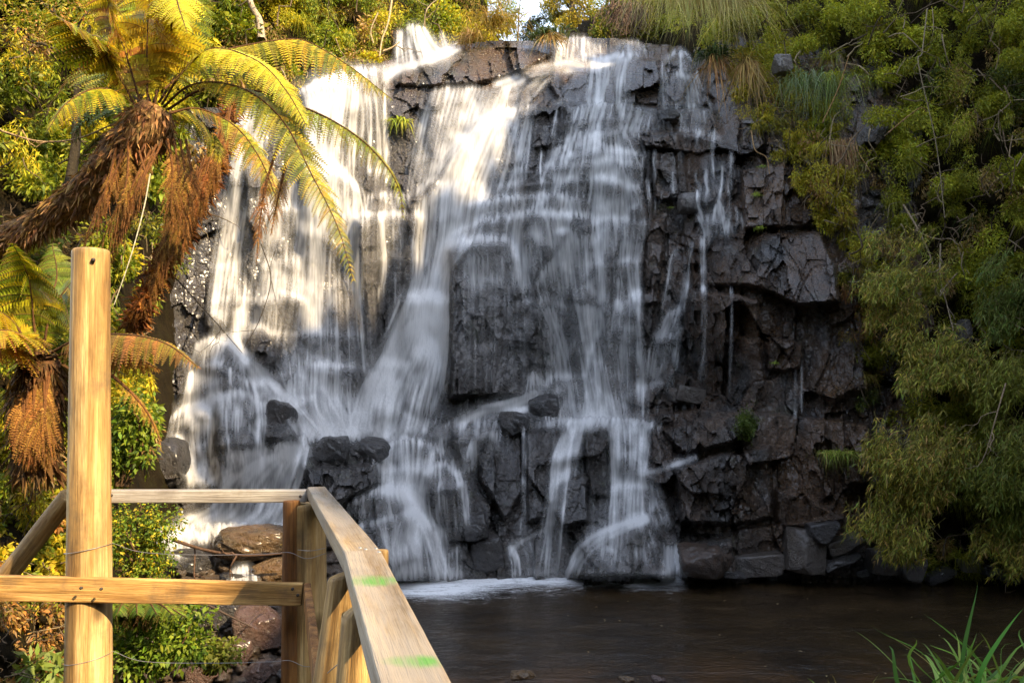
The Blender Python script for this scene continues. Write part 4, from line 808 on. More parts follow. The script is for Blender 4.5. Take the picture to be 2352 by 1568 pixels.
boulder(1582, 464, 52, 54, 'round grey rock lodged among the trickles', M_ROCKP, None, .5, GB, 0, 0.08)
boulder(1534, 268, 58, 32, 'six-sided grey stone sitting on the second ledge', M_ROCK, None, 1, GB, 0, 0.03)
for (u_, v_, w_, h_, lb_) in ((1880, 1222, 90, 50, 'wedge of dark rock between the pale boulder and the grey slab'),
                          (1985, 1318, 60, 26, 'half sunk dark stone left of the triangular rock'), (1800, 1318, 90, 20, 'flat wet stone barely above the water before the pale boulders'), (1690, 1322, 60, 18, 'low black stone at the corner of the rusty block')):
    boulder(u_, v_, w_, h_, lb_, M_ROCK, None, 1, GB, RNG.uniform(-.3, .3), -.02, 1.0, True)
GS = 'stones on the stream bank behind the railing'
def by(u, v): return float(bankf(np.array(u), np.array(v)))
boulder(590, 1242, 200, 78, 'long golden brown wet boulder damming the stream behind the railing', M_ROCKG, 10.9, .6, GS, -.03, 0, 1.3)
boulder(420, 1290, 130, 60, 'dark wet rock under the stream spill left of the golden boulder', M_ROCK, 10.6, .7, GS, .1)
boulder(640, 1310, 120, 60, 'shaded brown rock under the golden boulder', M_ROCKG, 10.2, .8, GS, .2)
boulder(545, 1338, 90, 50, 'dark stone under the lower rail beside the small spill', M_ROCK, 9.9, .8, GS, -.1)
boulder(602, 1446, 106, 124, 'big reddish boulder behind the lower rail with a rounded face', M_ROCKR, 8.6, .85, GS, .15)
boulder(505, 1410, 120, 76, 'dark grey stone left of the big reddish boulder', M_ROCK, 9.0, .9, GS, -.2)
boulder(700, 1440, 90, 140, 'dark stone standing behind the corner post', M_ROCK, 8.9, .8, GS, .1)
boulder(545, 1500, 80, 60, 'brown cobble below the reddish boulder', M_ROCKR, 8.0, .8, GS)
boulder(475, 1538, 90, 60, 'wet brown stone at the bottom edge beside the leafy shrub', M_ROCKR, 7.6, .8, GS)
boulder(590, 1548, 76, 54, 'angular pinkish stone at the bottom edge', M_ROCKR, 7.6, 1, GS)
boulder(640, 1535, 50, 44, 'small pale stone beside the corner post foot', M_ROCKR, 7.7, 1, GS)
boulder(700, 1560, 120, 50, 'dark stone at the foot of the corner post', M_ROCK, 7.5, .9, GS)
boulder(690, 1290, 80, 90, 'black rock behind the corner post wires', M_ROCK, 10.6, .9, GS)
GP = 'stones breaking the surface of the pool'
boulder(1200, 1549, 62, 20, 'golden flat stone breaking the surface near the railing', M_ROCKG, 8.85, .8, GP)
boulder(1437, 1558, 40, 14, 'small brown stone awash near the bottom edge of the pool', M_ROCKG, 8.75, .8, GP)
boulder(1512, 1560, 34, 16, 'pale pebble awash right of the small brown stone', M_ROCKR, 8.7, .8, GP)
# ------------------------------------------------------------------ railing
W_POST = wood_mat('peeled_log', (.45, .28, .10), (.62, .45, .21), ring=18, along='Z')
W_RAIL = wood_mat('sawn_pine', (.44, .25, .075), (.62, .40, .15), ring=30, along='X')
W_DARK = wood_mat('dark_brown_log', (.22, .095, .025), (.36, .18, .05), ring=16, along='Z')  # darker brown wood for the slab and the side rail
W_GREY = wood_mat('grey_rail', (.36, .34, .31), (.46, .44, .41), grey=(.22, .20, .18), greyf=.5, ring=10, along='X')  # grey wood with darker grey patches
PZ = 2.64
pA = on_z(860, 1333, PZ); pB = on_z(968, 1517, PZ)
W_TOP = wood_mat('worn_top_rail', (.27, .19, .095), (.40, .30, .17), grey=(.30, .27, .23), greyf=.6, ring=9, along='X', paint=[(pA[0], pA[1], pA[2], .095, .075), (pB[0], pB[1], pB[2], .08, .04)])
M_WIRE = plain_mat('galvanised_wire', (.32, .31, .30), .45, .8); M_NAIL = plain_mat('dark_bolt', (.03, .022, .018), .6)
fb = pt(210, 1640, 4.1)
fence = empty('wooden_railing', Vector(fb), 'rustic wooden railing of peeled logs and worn planks overlooking the pool', 'railing')
def oriented(o, A, x=None, z=None, hint=(0, 0, 1)):
    hint = Vector(hint)
    if z is not None:
        z = Vector(z).normalized(); x_ = hint.cross(z) if abs(hint.dot(z)) < .98 else Vector((1, 0, 0)); x_.normalize(); y_ = z.cross(x_); M = Matrix((x_, y_, z)).transposed()
    else:
        x_ = Vector(x).normalized(); y_ = hint.cross(x_).normalized(); z_ = x_.cross(y_); M = Matrix((x_, y_, z_)).transposed()
    o.rotation_mode = 'QUATERNION'; o.rotation_quaternion = M.to_quaternion(); o.location = Vector(A)
def log(name, A, B, r0, r1, m, wob=.03, cut=0., hint=(0, 1, 0), flat=None):
    A = np.asarray(A, float); B = np.asarray(B, float); Ln = np.linalg.norm(B - A); ns, nz = 56, max(12, int(Ln / .02))
    t = np.linspace(0, 1, nz); th = np.linspace(0, 2 * np.pi, ns, endpoint=False); s0 = RNG.integers(0, 90)
    T, TH = np.meshgrid(t, th, indexing='ij')
    R = (r0 + (r1 - r0) * T) * (1 + wob * 2 * fbm(np.cos(TH) * 1.1 + T * Ln * .9 + 5, np.sin(TH) * 1.1 + T * Ln * .6, 3, s0) + wob * .5 * fbm(np.cos(TH) * 5, np.sin(TH) * 5 + T * Ln * 3, 3, s0 + 5))
    X = R * np.cos(TH); Yv = R * np.sin(TH)
    if flat is not None: X = np.minimum(X, flat * r0)
    Z = T * Ln + cut * X * (T > .999)
    rows = [np.stack([X, Yv, Z], -1)]
    for sc, dz in ((.93, .008), (.5, .010), (.02, .010)):
        rows.append(np.stack([X[-1] * sc, Yv[-1] * sc, Z[-1] * 0 + Ln + cut * X[-1] * sc + dz], -1)[None])
    P = np.concatenate([np.stack([X[0] * .02, Yv[0] * .02, Z[0]], -1)[None]] + rows)
    n = len(P); i = np.arange(n * ns).reshape(n, ns); j = np.roll(i, -1, 1)
    q = np.stack([i[:-1], j[:-1], j[1:], i[1:]], -1).reshape(-1, 4)
    o = build(name, P.reshape(-1, 3), q, m, fence, at=(0, 0, 0)); oriented(o, A, z=B - A, hint=hint); return o
def beam(name, A, B, w, h, m, hint=(0, 0, 1), w2=None, h2=None, rough=.0005, parent=None):
    A = np.asarray(A, float); B = np.asarray(B, float); Ln = np.linalg.norm(B - A); nx = max(10, int(Ln / .025)); k = .006; s0 = RNG.integers(0, 90)
    w2 = w2 or w; h2 = h2 or h
    # rounded rectangle section, its top face at z = 0
    def sec(w, h):
        c = []
        for (sx, sz, a0) in ((1, 0, 0), (-1, 0, 90), (-1, -1, 180), (1, -1, 270)):
            for da in (0, 45, 90):
                a = math.radians(a0 + da); c.append((sx * (w / 2 - k) + k * math.cos(a), (-k if sz == 0 else -h + k) + k * math.sin(a)))
        return np.array(c)
    S0, S1 = sec(w, h), sec(w2, h2); t = np.linspace(0, 1, nx)
    C = S0[None] * (1 - t)[:, None, None] + S1[None] * t[:, None, None]
    X = np.broadcast_to((t * Ln)[:, None], C.shape[:2])
    nz = rough * 4 * fbm(X * 6, np.arange(12)[None] * 1.7 + 0 * X, 3, s0)
    P = np.stack([X, C[..., 0] + nz, C[..., 1] + nz], -1)
    e0 = P[0].mean(0); e1 = P[-1].mean(0)
    P = np.concatenate([np.broadcast_to(e0, (1, 12, 3)), P, np.broadcast_to(e1, (1, 12, 3))])
    n = len(P); i = np.arange(n * 12).reshape(n, 12); j = np.roll(i, -1, 1)
    q = np.stack([i[:-1], i[1:], j[1:], j[:-1]], -1).reshape(-1, 4)
    o = build(name, P.reshape(-1, 3), q, m, parent or fence, smooth=False, at=(0, 0, 0)); oriented(o, A, x=B - A, hint=hint); return o
def wire(pts, r=.0016, name='wire'):
    P = catmull(np.array(pts, float), max(14, len(pts) * 8)); a = Acc(); tube(a, P, np.full(len(P), r), 6, (1, 1, 1)); return a.build(name, M_WIRE, fence, at=tuple(P[0]))
def tube(acc, P, r, ns, col, mi=0):
    P = np.asarray(P, float); T = unit(np.gradient(P, axis=0)); ref = np.array([0, 0, 1.]) if abs(T[:, 2]).mean() < .85 else np.array([0, 1., 0])
    A = unit(np.cross(T, ref)); B = np.cross(T, A); th = np.linspace(0, 2 * np.pi, ns, endpoint=False)
    V = P[:, None] + np.asarray(r)[:, None, None] * (np.cos(th)[None, :, None] * A[:, None] + np.sin(th)[None, :, None] * B[:, None])
    n = len(P); i = np.arange(n * ns).reshape(n, ns); j = np.roll(i, -1, 1)
    acc.add(V, np.stack([i[:-1], j[:-1], j[1:], i[1:]], -1), col, mi)
YP = 4.1
tall = log('post', pt(202, 1680, YP), pt(209, 578, YP), 100 / 2 * YP / F, 80 / 2 * YP / F, W_POST, .05)
tall['label'] = 'tall peeled log post with a bolt hole near its flat top'
o = log('dark_hole_plug', pt(214, 597, YP - 39 * YP / F - .004), pt(214, 597, YP - 39 * YP / F + .01), .011, .010, M_NAIL, .1, hint=(1, 0, 0)); o.parent = tall; bpy.context.view_layer.update(); o.matrix_parent_inverse = tall.matrix_world.inverted()  # dark plug, the shade inside the hole put into its colour
cor = log('post', pt(704, 1700, 4.32), pt(706, 1160, 4.32), 46 * 4.32 / F, 41 * 4.32 / F, W_POST, .05); cor['label'] = 'stout corner post under the joint of the top rails'
slab = log('post_slab', pt(672, 1700, 4.26), pt(670, 1152, 4.26), 26 * 4.3 / F, 19 * 4.3 / F, W_DARK, .05); slab['label'] = 'darker split slab nailed against the corner post'
log('post', pt(748, 1800, 2.75), pt(792, 1322, 2.75), 60 * 2.75 / F, 36 * 2.75 / F, W_POST, .05, .35)['label'] = 'leaning log post with a slanting cut top beneath the top rail'
log('post', pt(830, 1800, 2.2), pt(838, 1390, 2.2), 75 * 2.2 / F, 50 * 2.2 / F, W_POST, .05, .5)['label'] = 'thick log added for the sunlit part of the leaning post'  # added log piece standing for the sunlit part of the leaning post
log('post', pt(872, 1500, 2.72), pt(877, 1268, 2.72), 18 * 2.72 / F, 15 * 2.72 / F, W_POST, .04)['label'] = 'short pale post top showing outside the top rail'
log('brace', pt(-70, 1432, 4.7), pt(158, 1140, 4.45), 23 * 4.6 / F, 21 * 4.5 / F, W_POST, .06)['label'] = 'slanting log brace leaning towards the tall post'
# lower rail, grey top rail, worn top rail
yl = 3.96
beam('lower_rail', pt(-120, 1317, yl), pt(696, 1338, 4.08), .045, 57 * yl / F, W_RAIL, w2=.045, h2=49 * 4.08 / F)
beam('top_rail', pt(242, 1124, 4.16), pt(704, 1124, 4.30), .07, 28 * 4.2 / F, W_GREY)['label'] = 'grey top rail with darker patches'
m0 = (on_z(705, 1119, PZ) + on_z(748, 1116, PZ)) / 2; m1 = (on_z(797, 1262, PZ) + on_z(869, 1266, PZ)) / 2; m2 = (on_z(876, 1568, PZ) + on_z(1038, 1568, PZ)) / 2
m3 = m2 + (m2 - m1) * .55
beam('top_rail', m0, m1, .092, .060, W_TOP, w2=.112, h2=.064)['label'] = 'far length of the worn top rail, in shade'
beam('top_rail', m1 + (m2 - m1) * .002, m3, .112, .064, W_TOP, w2=.116, h2=.066)['label'] = 'near length of the worn top rail with green paint smears'
beam('side_rail', pt(706, 1338, 4.10), pt(740, 1600, 2.75), .035, .10, W_DARK)['label'] = 'narrow rail running from the corner post towards the viewer'
for du_ in (896, 918, 925):
    pass
for (u_, v_) in ((1372, 2190), (1395, 2196), (1436, 2193), (1448, 2207)):
    P0 = on_z(u_ * .5742 + 40, v_ * .5742, PZ); a = Acc()
    tube(a, np.array([P0 + [0, 0, -.004], P0 + [0, 0, .002], P0 + [.0005, 0, .0025]]), np.array([.006, .006, .001]), 10, (1, 1, 1)); a.build('nail_head', M_WIRE, fence, at=tuple(P0))
for (u_, v_, y_) in ((690, 1139, 4.262), (255, 1137, 4.125), (186, 1350, 3.93), (232, 1352, 3.93), (672, 1352, 4.045), (684, 1366, 4.045)):
    a = Acc(); P0 = pt(u_, v_, y_); tube(a, np.array([P0 + [0, .006, 0], P0 + [0, -.004, 0], P0 + [0, -.0045, .0002]]), np.array([.007, .007, .001]), 10, (1, 1, 1)); a.build('nail_head', M_NAIL, fence, at=tuple(P0))
rp = 50 * YP / F * .93
for vv, sag in ((1258, 16), (1508, 14)):
    c_ = pt(204, vv, YP); ring = [c_ + np.array([math.cos(a) * (rp + .004), math.sin(a) * (rp + .004), -.02 * math.cos(a) * -1]) for a in np.linspace(-3.3, .3, 12)]
    e_ = pt(748, vv + 12, 4.20)
    wire(ring); wire([ring[-1], pt(330, vv + 10, 4.12), pt(480, vv + sag, 4.16), pt(620, vv + sag - 3, 4.18), pt(664, vv + sag - 6, 4.2), pt(704, vv + sag + 8, 4.2), e_])
wire([pt(800, 1495, 2.4), pt(780, 1520, 2.4), pt(752, 1545, 2.5)]); wire([pt(798, 1490, 2.36), pt(806, 1530, 2.36), pt(818, 1580, 2.36)])
wire([pt(684, 1262, 4.2), pt(715, 1264, 4.1), pt(746, 1258, 4.2)])
# ------------------------------------------------------------------ plants: generators
def vary(cols, n, k=.30):
    c = np.asarray(cols, float); i = RNG.integers(0, len(c), n); j = RNG.integers(0, len(c), n); a = RNG.random((n, 1)) ** 2
    return (c[i] * (1 - a) + c[j] * a) * (1 + k * (RNG.random((n, 1)) * 2 - 1)) * (1 + .12 * (RNG.random((n, 3)) * 2 - 1))
QL = np.arange(4)[None]
def leaves(acc, P, Dr, Ln, Wd, C, sag=.12, mi=0, upb=.8):
    n = len(P); up = np.array([0, 0, 1.]) * upb + RNG.normal(size=(n, 3)) * .7 + np.array([0, -.25, 0])
    side = unit(np.cross(Dr, up)); Ln = np.asarray(Ln)[:, None]; Wd = np.asarray(Wd)[:, None]
    dn = np.array([0, 0, -1.])
    V = np.stack([P, P + Dr * Ln * .42 + side * Wd * .5, P + Dr * Ln + dn * Ln * sag, P + Dr * Ln * .42 - side * Wd * .5], 1)
    acc.add(V, np.arange(4 * n).reshape(n, 4), np.repeat(C, 4, 0), mi)
def cloud(acc, c, r, n, Ls, asp, cols, droop=.2, mi=0, shell=2.2):
    d = rdirs(n); rad = RNG.random((n, 1)) ** (1 / shell)
    P = np.asarray(c) + d * np.asarray(r) * rad
    Dr = unit(d * .6 + RNG.normal(size=(n, 3)) * .55 + np.array([0, -.15, -droop]))
    Ln = Ls * RNG.uniform(.55, 1.35, n)
    leaves(acc, P, Dr, Ln, Ln * asp * RNG.uniform(.8, 1.2, n), vary(cols, n), .15, mi)
def twig(acc, A, B, r, col=(.10, .075, .05), mi=1, wig=.12, n=9, fork=0):
    A = np.asarray(A, float); B = np.asarray(B, float); Ln = np.linalg.norm(B - A)
    P = catmull(np.array([A] + [A + (B - A) * t + RNG.normal(size=3) * Ln * wig * .5 for t in (.3, .55, .8)] + [B]), n)
    tube(acc, P, np.linspace(r, r * .35, n), 5, np.asarray(col) * RNG.uniform(.7, 1.4), mi)
    for _ in range(fork):
        k = RNG.integers(2, n - 1); d = unit(B - A + RNG.normal(size=3) * Ln * .5)
        twig(acc, P[k], P[k] + d * Ln * RNG.uniform(.2, .45), r * .5, col, mi, wig, 7, 0)
def blades(acc, base, n, l0, l1, out, up, droop, w, cols, az=None, mi=0, seg=7, rad=.05):
    base = np.asarray(base, float)
    th = RNG.uniform(0, 2 * np.pi, n) if az is None else RNG.normal(az[0], az[1], n)
    Ln = RNG.uniform(l0, l1, n); o_ = out * RNG.uniform(.25, 1.2, n)
    dr = unit(np.stack([np.cos(th) * o_, np.sin(th) * o_, np.full(n, up) * RNG.uniform(.7, 1.2, n)], -1))
    t = np.linspace(0, 1, seg)[None, :, None]
    B0 = base + np.concatenate([RNG.normal(size=(n, 2)) * rad, np.zeros((n, 1))], 1)
    C = B0[:, None] + dr[:, None] * Ln[:, None, None] * t + np.array([0, 0, -1.]) * (droop * RNG.uniform(.5, 1.4, n) * Ln)[:, None, None] * t ** 2.2
    C = C + (RNG.normal(size=(n, 1, 3)) * .05 * Ln[:, None, None]) * np.sin(t * 5)
    sd = unit(np.cross(dr, np.array([0, 0, 1.]) + RNG.normal(size=(n, 3)) * .35))[:, None]
    wd = w * RNG.uniform(.7, 1.2, n)[:, None, None] * (np.sin(np.clip(t, 0, 1) * 2.6 + .5) * (1 - t ** 4) + .02)
    V = np.stack([C - sd * wd / 2, C + sd * wd / 2], 2)          # n, seg, 2, 3
    i = np.arange(n * seg * 2).reshape(n, seg, 2)
    q = np.stack([i[:, :-1, 0], i[:, :-1, 1], i[:, 1:, 1], i[:, 1:, 0]], -1).reshape(-1, 4)
    col = np.repeat(vary(cols, n), seg * 2, 0)
    acc.add(V, q, col, mi)
def frond(path, Lp, npair, cols, up=(0, -.5, .8), droop=.25, fold=.0, m=13, start=.14, ragged=0., rcol=(.10, .05, .02), rr=.012, curl=.35):
    """one fern frond: a stem, pinnae in pairs, each pinna a comb of pinnules"""
    acc = Acc()
    P = catmull(np.array([pt(*p) for p in path]), npair * 2); T = unit(np.gradient(P, axis=0)); up = unit(np.array(up, float))
    seglen = np.linalg.norm(np.diff(P, axis=0), axis=1); tt = np.concatenate([[0], np.cumsum(seglen)]); tt /= tt[-1]
    tube(acc, P, np.linspace(rr, rr * .2, len(P)), 6, rcol, 1)
    k = np.interp(np.linspace(start, .995, npair), tt, np.arange(len(P))); i0 = np.clip(k.astype(int), 0, len(P) - 2); a = (k - i0)[:, None]
    B = P[i0] * (1 - a) + P[i0 + 1] * a; Tn = unit(T[i0] * (1 - a) + T[i0 + 1] * a)
    t = np.linspace(start, 1, npair); pl = Lp * (.35 + .65 * sm(t, start, .42)) * (1 - .92 * np.clip((t - .45) / .55, 0, 1) ** 1.5) + .012
    for sg in (-1, 1):
        sd = unit(np.cross(Tn, np.broadcast_to(up, Tn.shape))) * sg
        nr = unit(np.cross(sd, Tn) * sg)
        rg = 1 + ragged * RNG.normal(size=(npair, 1))
        dr = unit(sd * .9 * rg + Tn * .38 - np.array([0, 0, 1.]) * droop + RNG.normal(size=Tn.shape) * (.13 + ragged * .4))
        ll = (pl * RNG.uniform(.85, 1.1, npair) * (1 - ragged * .6 * RNG.random(npair)))[:, None, None]
        s = np.linspace(.05, 1, m)[None, :, None]
        Q = B[:, None] + dr[:, None] * ll * s + np.array([0, 0, -1.]) * ll * curl * s ** 2
        tg = unit(np.gradient(Q, axis=1)); pr = unit(np.cross(tg, np.broadcast_to(nr[:, None], tg.shape)))
        for s2 in (-1, 1):
            pd = unit(pr * s2 + tg * .35 + RNG.normal(size=tg.shape) * (.05 + ragged * .3))
            L2 = (np.clip(ll * .28 * (1 - .8 * s ** 1.5), .004, .07)); W2 = ll / m * 1.05 * (1 - .35 * s)
            V = np.stack([Q - tg * W2 * .5, Q + pd * L2 * .75 - tg * W2 * .18, Q + pd * L2 + tg * W2 * .3, Q + tg * W2 * .5], 2)
            n = npair * m; c = vary(cols, npair, .22); c = np.repeat(c[:, None], m, 1).reshape(-1, 3) * (1 + .2 * (RNG.random((n, 1)) * 2 - 1))
            acc.add(V.reshape(-1, 3), np.arange(4 * n).reshape(n, 4), np.repeat(c, 4, 0), 0)
        for q in range(npair):
            tube(acc, Q[q][::3], np.full(len(Q[q][::3]), .0022), 3, np.array(rcol) * 1.2, 1) if pl[q] > .08 else None
    return acc
YG = [(.48, .38, .022), (.58, .44, .025), (.34, .32, .02)]       # yellow greens, sunlit brightness put into the leaf colour
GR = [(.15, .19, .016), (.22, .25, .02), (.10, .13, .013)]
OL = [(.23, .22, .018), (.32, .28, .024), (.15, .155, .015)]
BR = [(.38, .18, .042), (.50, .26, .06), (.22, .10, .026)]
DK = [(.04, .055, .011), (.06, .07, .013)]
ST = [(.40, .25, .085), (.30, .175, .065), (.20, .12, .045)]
# ------------------------------------------------------------------ tree ferns
Y0 = 7.0
fern = empty('tree_fern', Vector(pt(100, 560, 7.6)), 'large leaning tree fern with long yellow green fronds arching over the left fall', 'tree fern')
def trunk(parent, pts, rad, cols, hairs, name='trunk', hl=.10, label=None):
    P = catmull(np.array([pt(*p) for p in pts]), 60); r = catmull(np.array(rad, float)[:, None], 60)[:, 0]
    acc = Acc(); ns = 40; T = unit(np.gradient(P, axis=0)); A = unit(np.cross(T, [0, 1., 0.2])); B = np.cross(T, A); th = np.linspace(0, 2 * np.pi, ns, endpoint=False)
    tt = np.arange(60)[:, None] * .12
    R = r[:, None] * (1 + .5 * fbm(np.cos(th)[None] * 1.7 + tt, np.sin(th)[None] * 1.7 + tt * .6, 4, 61))
    V = P[:, None] + R[..., None] * (np.cos(th)[None, :, None] * A[:, None] + np.sin(th)[None, :, None] * B[:, None])
    i = np.arange(60 * ns).reshape(60, ns); j = np.roll(i, -1, 1)
    c = vary(cols, 60 * ns, .3) * .7
    acc.add(V, np.stack([i[:-1], j[:-1], j[1:], i[1:]], -1), c, 1)
    if hairs:
        k = RNG.integers(0, 59, hairs); q = RNG.integers(0, ns, hairs); nrm = unit(V[k, q] - P[k])
        Dr = unit(nrm * .5 - T[k] * RNG.uniform(.1, .9, (hairs, 1)) + np.array([0, 0, -.5]) + RNG.normal(size=(hairs, 3)) * .35)
        Ln = RNG.uniform(.4, 1.5, hairs) * hl
        leaves(acc, V[k, q] - nrm * .01, Dr, Ln, Ln * RNG.uniform(.10, .3, hairs), vary(cols, hairs, .5), .2)
    o = acc.build(name, [M_DRY, M_BARK], parent, at=tuple(P[0]))
    if label: o['label'] = label
    return o
trunk(fern, [(-120, 600, 7.9), (20, 548, 7.7), (110, 500, 7.5), (200, 440, 7.3), (275, 360, 7.1), (335, 290, 7.0), (358, 246, 7.0)], [.13, .14, .13, .15, .18, .20, .13], [(.26, .14, .055), (.15, .08, .035), (.42, .25, .10)], 4200, hl=.085)
def green(path, Lp=.34, n=44, cols=YG, **k): f = frond(path, Lp, n, cols, **k); f.build('frond', [M_FERN, M_BARK], fern, at=tuple(pt(*path[0])))
y = 7.0
green([(340, 250, y), (337, 150, 7.0), (341, 30, 6.9), (348, -110, 6.6)], .40); green([(356, 245, y), (366, 130, 7.1), (372, 20, 7.1), (376, -90, 7.0)], .42)
green([(326, 250, y), (294, 140, 6.9), (258, 40, 6.7), (232, -60, 6.5)], .40, cols=YG + BR[:1]); green([(318, 255, y), (262, 160, 6.8), (205, 85, 6.5), (110, 25, 6.1)], .36, cols=YG + GR + BR[:1])
green([(372, 240, y), (420, 165, 6.8), (490, 112, 6.6), (590, 140, 6.4), (655, 205, 6.3), (705, 290, 6.2)], .24, 56, cols=[(.58, .50, .03), (.48, .42, .03)])
green([(376, 246, y), (430, 200, 6.8), (500, 190, 6.6), (580, 215, 6.4), (655, 285, 6.3), (717, 403, 6.2), (775, 520, 6.15), (812, 645, 6.1)], .23, 64, cols=GR + GR + YG, droop=.35)
green([(385, 252, y), (470, 205, 6.9), (592, 210, 6.6), (680, 240, 6.4), (760, 275, 6.3), (835, 325, 6.2), (890, 385, 6.1), (918, 440, 6.1), (926, 500, 6.1)], .19, 60, cols=GR + YG[2:], droop=.7, curl=.5)
green([(378, 205, y), (460, 135, 7.2), (550, 108, 7.3), (658, 91, 7.4), (713, 99, 7.4), (805, 154, 7.3), (900, 228, 7.2)], .27, 54, cols=YG + GR, droop=.65, curl=.5)
green([(372, 215, 7.1), (392, 80, 7.0), (398, -20, 6.6), (412, 20, 6.2), (430, 75, 6.0)], .26, 40, cols=[(.58, .48, .03)])
green([(385, 262, 7.1), (455, 250, 7.2), (540, 290, 7.3), (600, 370, 7.2), (640, 470, 7.1)], .20, 46, cols=YG + GR + BR[:1], droop=.6, ragged=.1)
green([(312, 270, 7.2), (250, 235, 7.5), (195, 262, 7.6), (170, 330, 7.7)], .34, 40, cols=GR); green([(318, 300, 7.2), (255, 300, 7.6), (205, 340, 7.8), (190, 380, 7.9)], .30, 36, cols=GR)
green([(330, 240, 7.3), (230, 160, 7.8), (170, 175, 8.0), (120, 230, 8.1)], .3, 40, cols=GR + YG[2:])
green([(365, 235, 7.2), (430, 150, 7.4), (520, 150, 7.5), (600, 190, 7.6), (650, 250, 7.6)], .26, 46, cols=GR + YG); green([(345, 235, 7.3), (318, 130, 7.6), (320, 20, 7.8), (300, -70, 7.9)], .36, 44, cols=GR + YG)
green([(352, 235, 7.4), (405, 110, 7.8), (450, 10, 8.0), (500, -40, 8.1)], .34, 44, cols=GR + YG[2:]); green([(330, 262, 7.0), (275, 215, 6.7), (215, 205, 6.4), (150, 240, 6.2), (110, 300, 6.1)], .22, 46, cols=GR + YG, droop=.6)
green([(372, 262, 7.2), (430, 255, 7.5), (480, 300, 7.7), (505, 370, 7.8)], .22, 40, cols=YG + GR, droop=.5)
def dead(path, Lp=.2, n=34, par=None, nm='dead_frond'): f = frond(path, Lp, n, BR, droop=.8, ragged=.45, start=.1, curl=.7, rcol=(.14, .06, .02)); f.build(nm, [M_DRY, M_BARK], par or fern, at=tuple(pt(*path[0])))
for q in range(9):
    u0 = 268 + q * 13; d1 = RNG.normal() * 26
    dead([(u0, 330 + RNG.normal() * 20, 6.85), (u0 - 40 + d1, 420, 6.75), (u0 - 85 + d1, 530, 6.8), (u0 - 115 + d1, 590 + RNG.normal() * 55, 6.9)], RNG.uniform(.07, .14))
for q in range(4):
    u0 = 385 + q * 14; dead([(u0, 320, 6.9), (u0 + 12, 400, 6.85), (u0 + 2, 470, 6.85), (u0 - 8, 540 + q * 20, 6.9)], .13)
dead([(640, 330, 6.4), (612, 420, 6.35), (596, 520, 6.35), (590, 600, 6.35)], .10, 26); dead([(660, 360, 6.4), (640, 450, 6.35), (622, 540, 6.35)], .10, 24)
skirt = empty('dead_fern', Vector(pt(350, 660, 9)), 'hanging skirt of rust brown dead fronds beside the left edge of the falls', 'fern')
trunk(skirt, [(540, 215, 9.4), (510, 330, 9.2), (470, 430, 9.1), (410, 540, 9.0), (345, 660, 8.9), (300, 760, 8.9)], [.06, .08, .09, .10, .09, .07], [(.20, .08, .02), (.12, .045, .014), (.30, .13, .03)], 1800, hl=.12)
for q in range(12):
    t = q / 12; u0 = 530 - 150 * t; v0 = 250 + 270 * t
    dead([(u0, v0, 8.95), (u0 - 22 + RNG.normal() * 14, v0 + 90, 8.8), (u0 - 60 + RNG.normal() * 16, v0 + 190, 8.8), (u0 - 95 + RNG.normal() * 20, v0 + 270, 8.85)], .17, 30, skirt)
fern2 = empty('tree_fern', Vector(pt(80, 1080, 5.9)), 'smaller tree fern with a brown skirted trunk left of the tall post', 'tree fern')
trunk(fern2, [(85, 1090, 5.9), (84, 980, 5.9), (88, 890, 5.85), (92, 820, 5.8)], [.13, .15, .16, .12], [(.10, .05, .02), (.16, .08, .03)], 1500)
def g2(path, Lp=.26, n=38, cols=YG, **k): f = frond(path, Lp, n, cols, **k); f.build('frond', [M_FERN, M_BARK], fern2, at=tuple(pt(*path[0])))
y = 5.8
g2([(85, 815, y), (78, 740, 5.8), (66, 640, 5.7), (30, 560, 5.5)], .28, cols=GR + YG); g2([(98, 812, y), (118, 720, 5.8), (165, 650, 5.8), (230, 610, 5.8)], .28, cols=GR + YG)
g2([(72, 815, y), (30, 740, 5.7), (-40, 700, 5.5), (-110, 700, 5.4)], .28); g2([(108, 815, y), (190, 775, 5.6), (290, 768, 5.4), (380, 788, 5.3), (455, 842, 5.2)], .20, 46, cols=[(.30, .23, .03), (.24, .2, .03)] + BR[:1], droop=.7)
g2([(108, 822, y), (200, 802, 5.7), (290, 812, 5.6), (368, 848, 5.5)], .17, 40, cols=[(.34, .22, .03)] + BR[:1], droop=.8); g2([(70, 822, y), (10, 790, 5.5), (-70, 790, 5.3)], .24, cols=YG + BR)
g2([(92, 815, y), (95, 730, 6.0), (130, 640, 6.2), (120, 560, 6.3)], .26, cols=GR); g2([(80, 820, y), (50, 770, 5.4), (-20, 760, 5.1), (-90, 800, 5.0)], .22, cols=YG + BR[:1])
for q in range(9):
    u0 = 60 + q * 7; dead([(u0, 850, 5.75), (u0 - 5 + RNG.normal() * 12, 930, 5.65), (u0 - 8 + RNG.normal() * 14, 1010, 5.65), (u0 - 10 + RNG.normal() * 14, 1075, 5.7)], .13, 26, fern2)
dead([(255, 860, 5.5), (300, 900, 5.4), (340, 950, 5.4), (368, 1010, 5.4)], .06, 30, fern2)
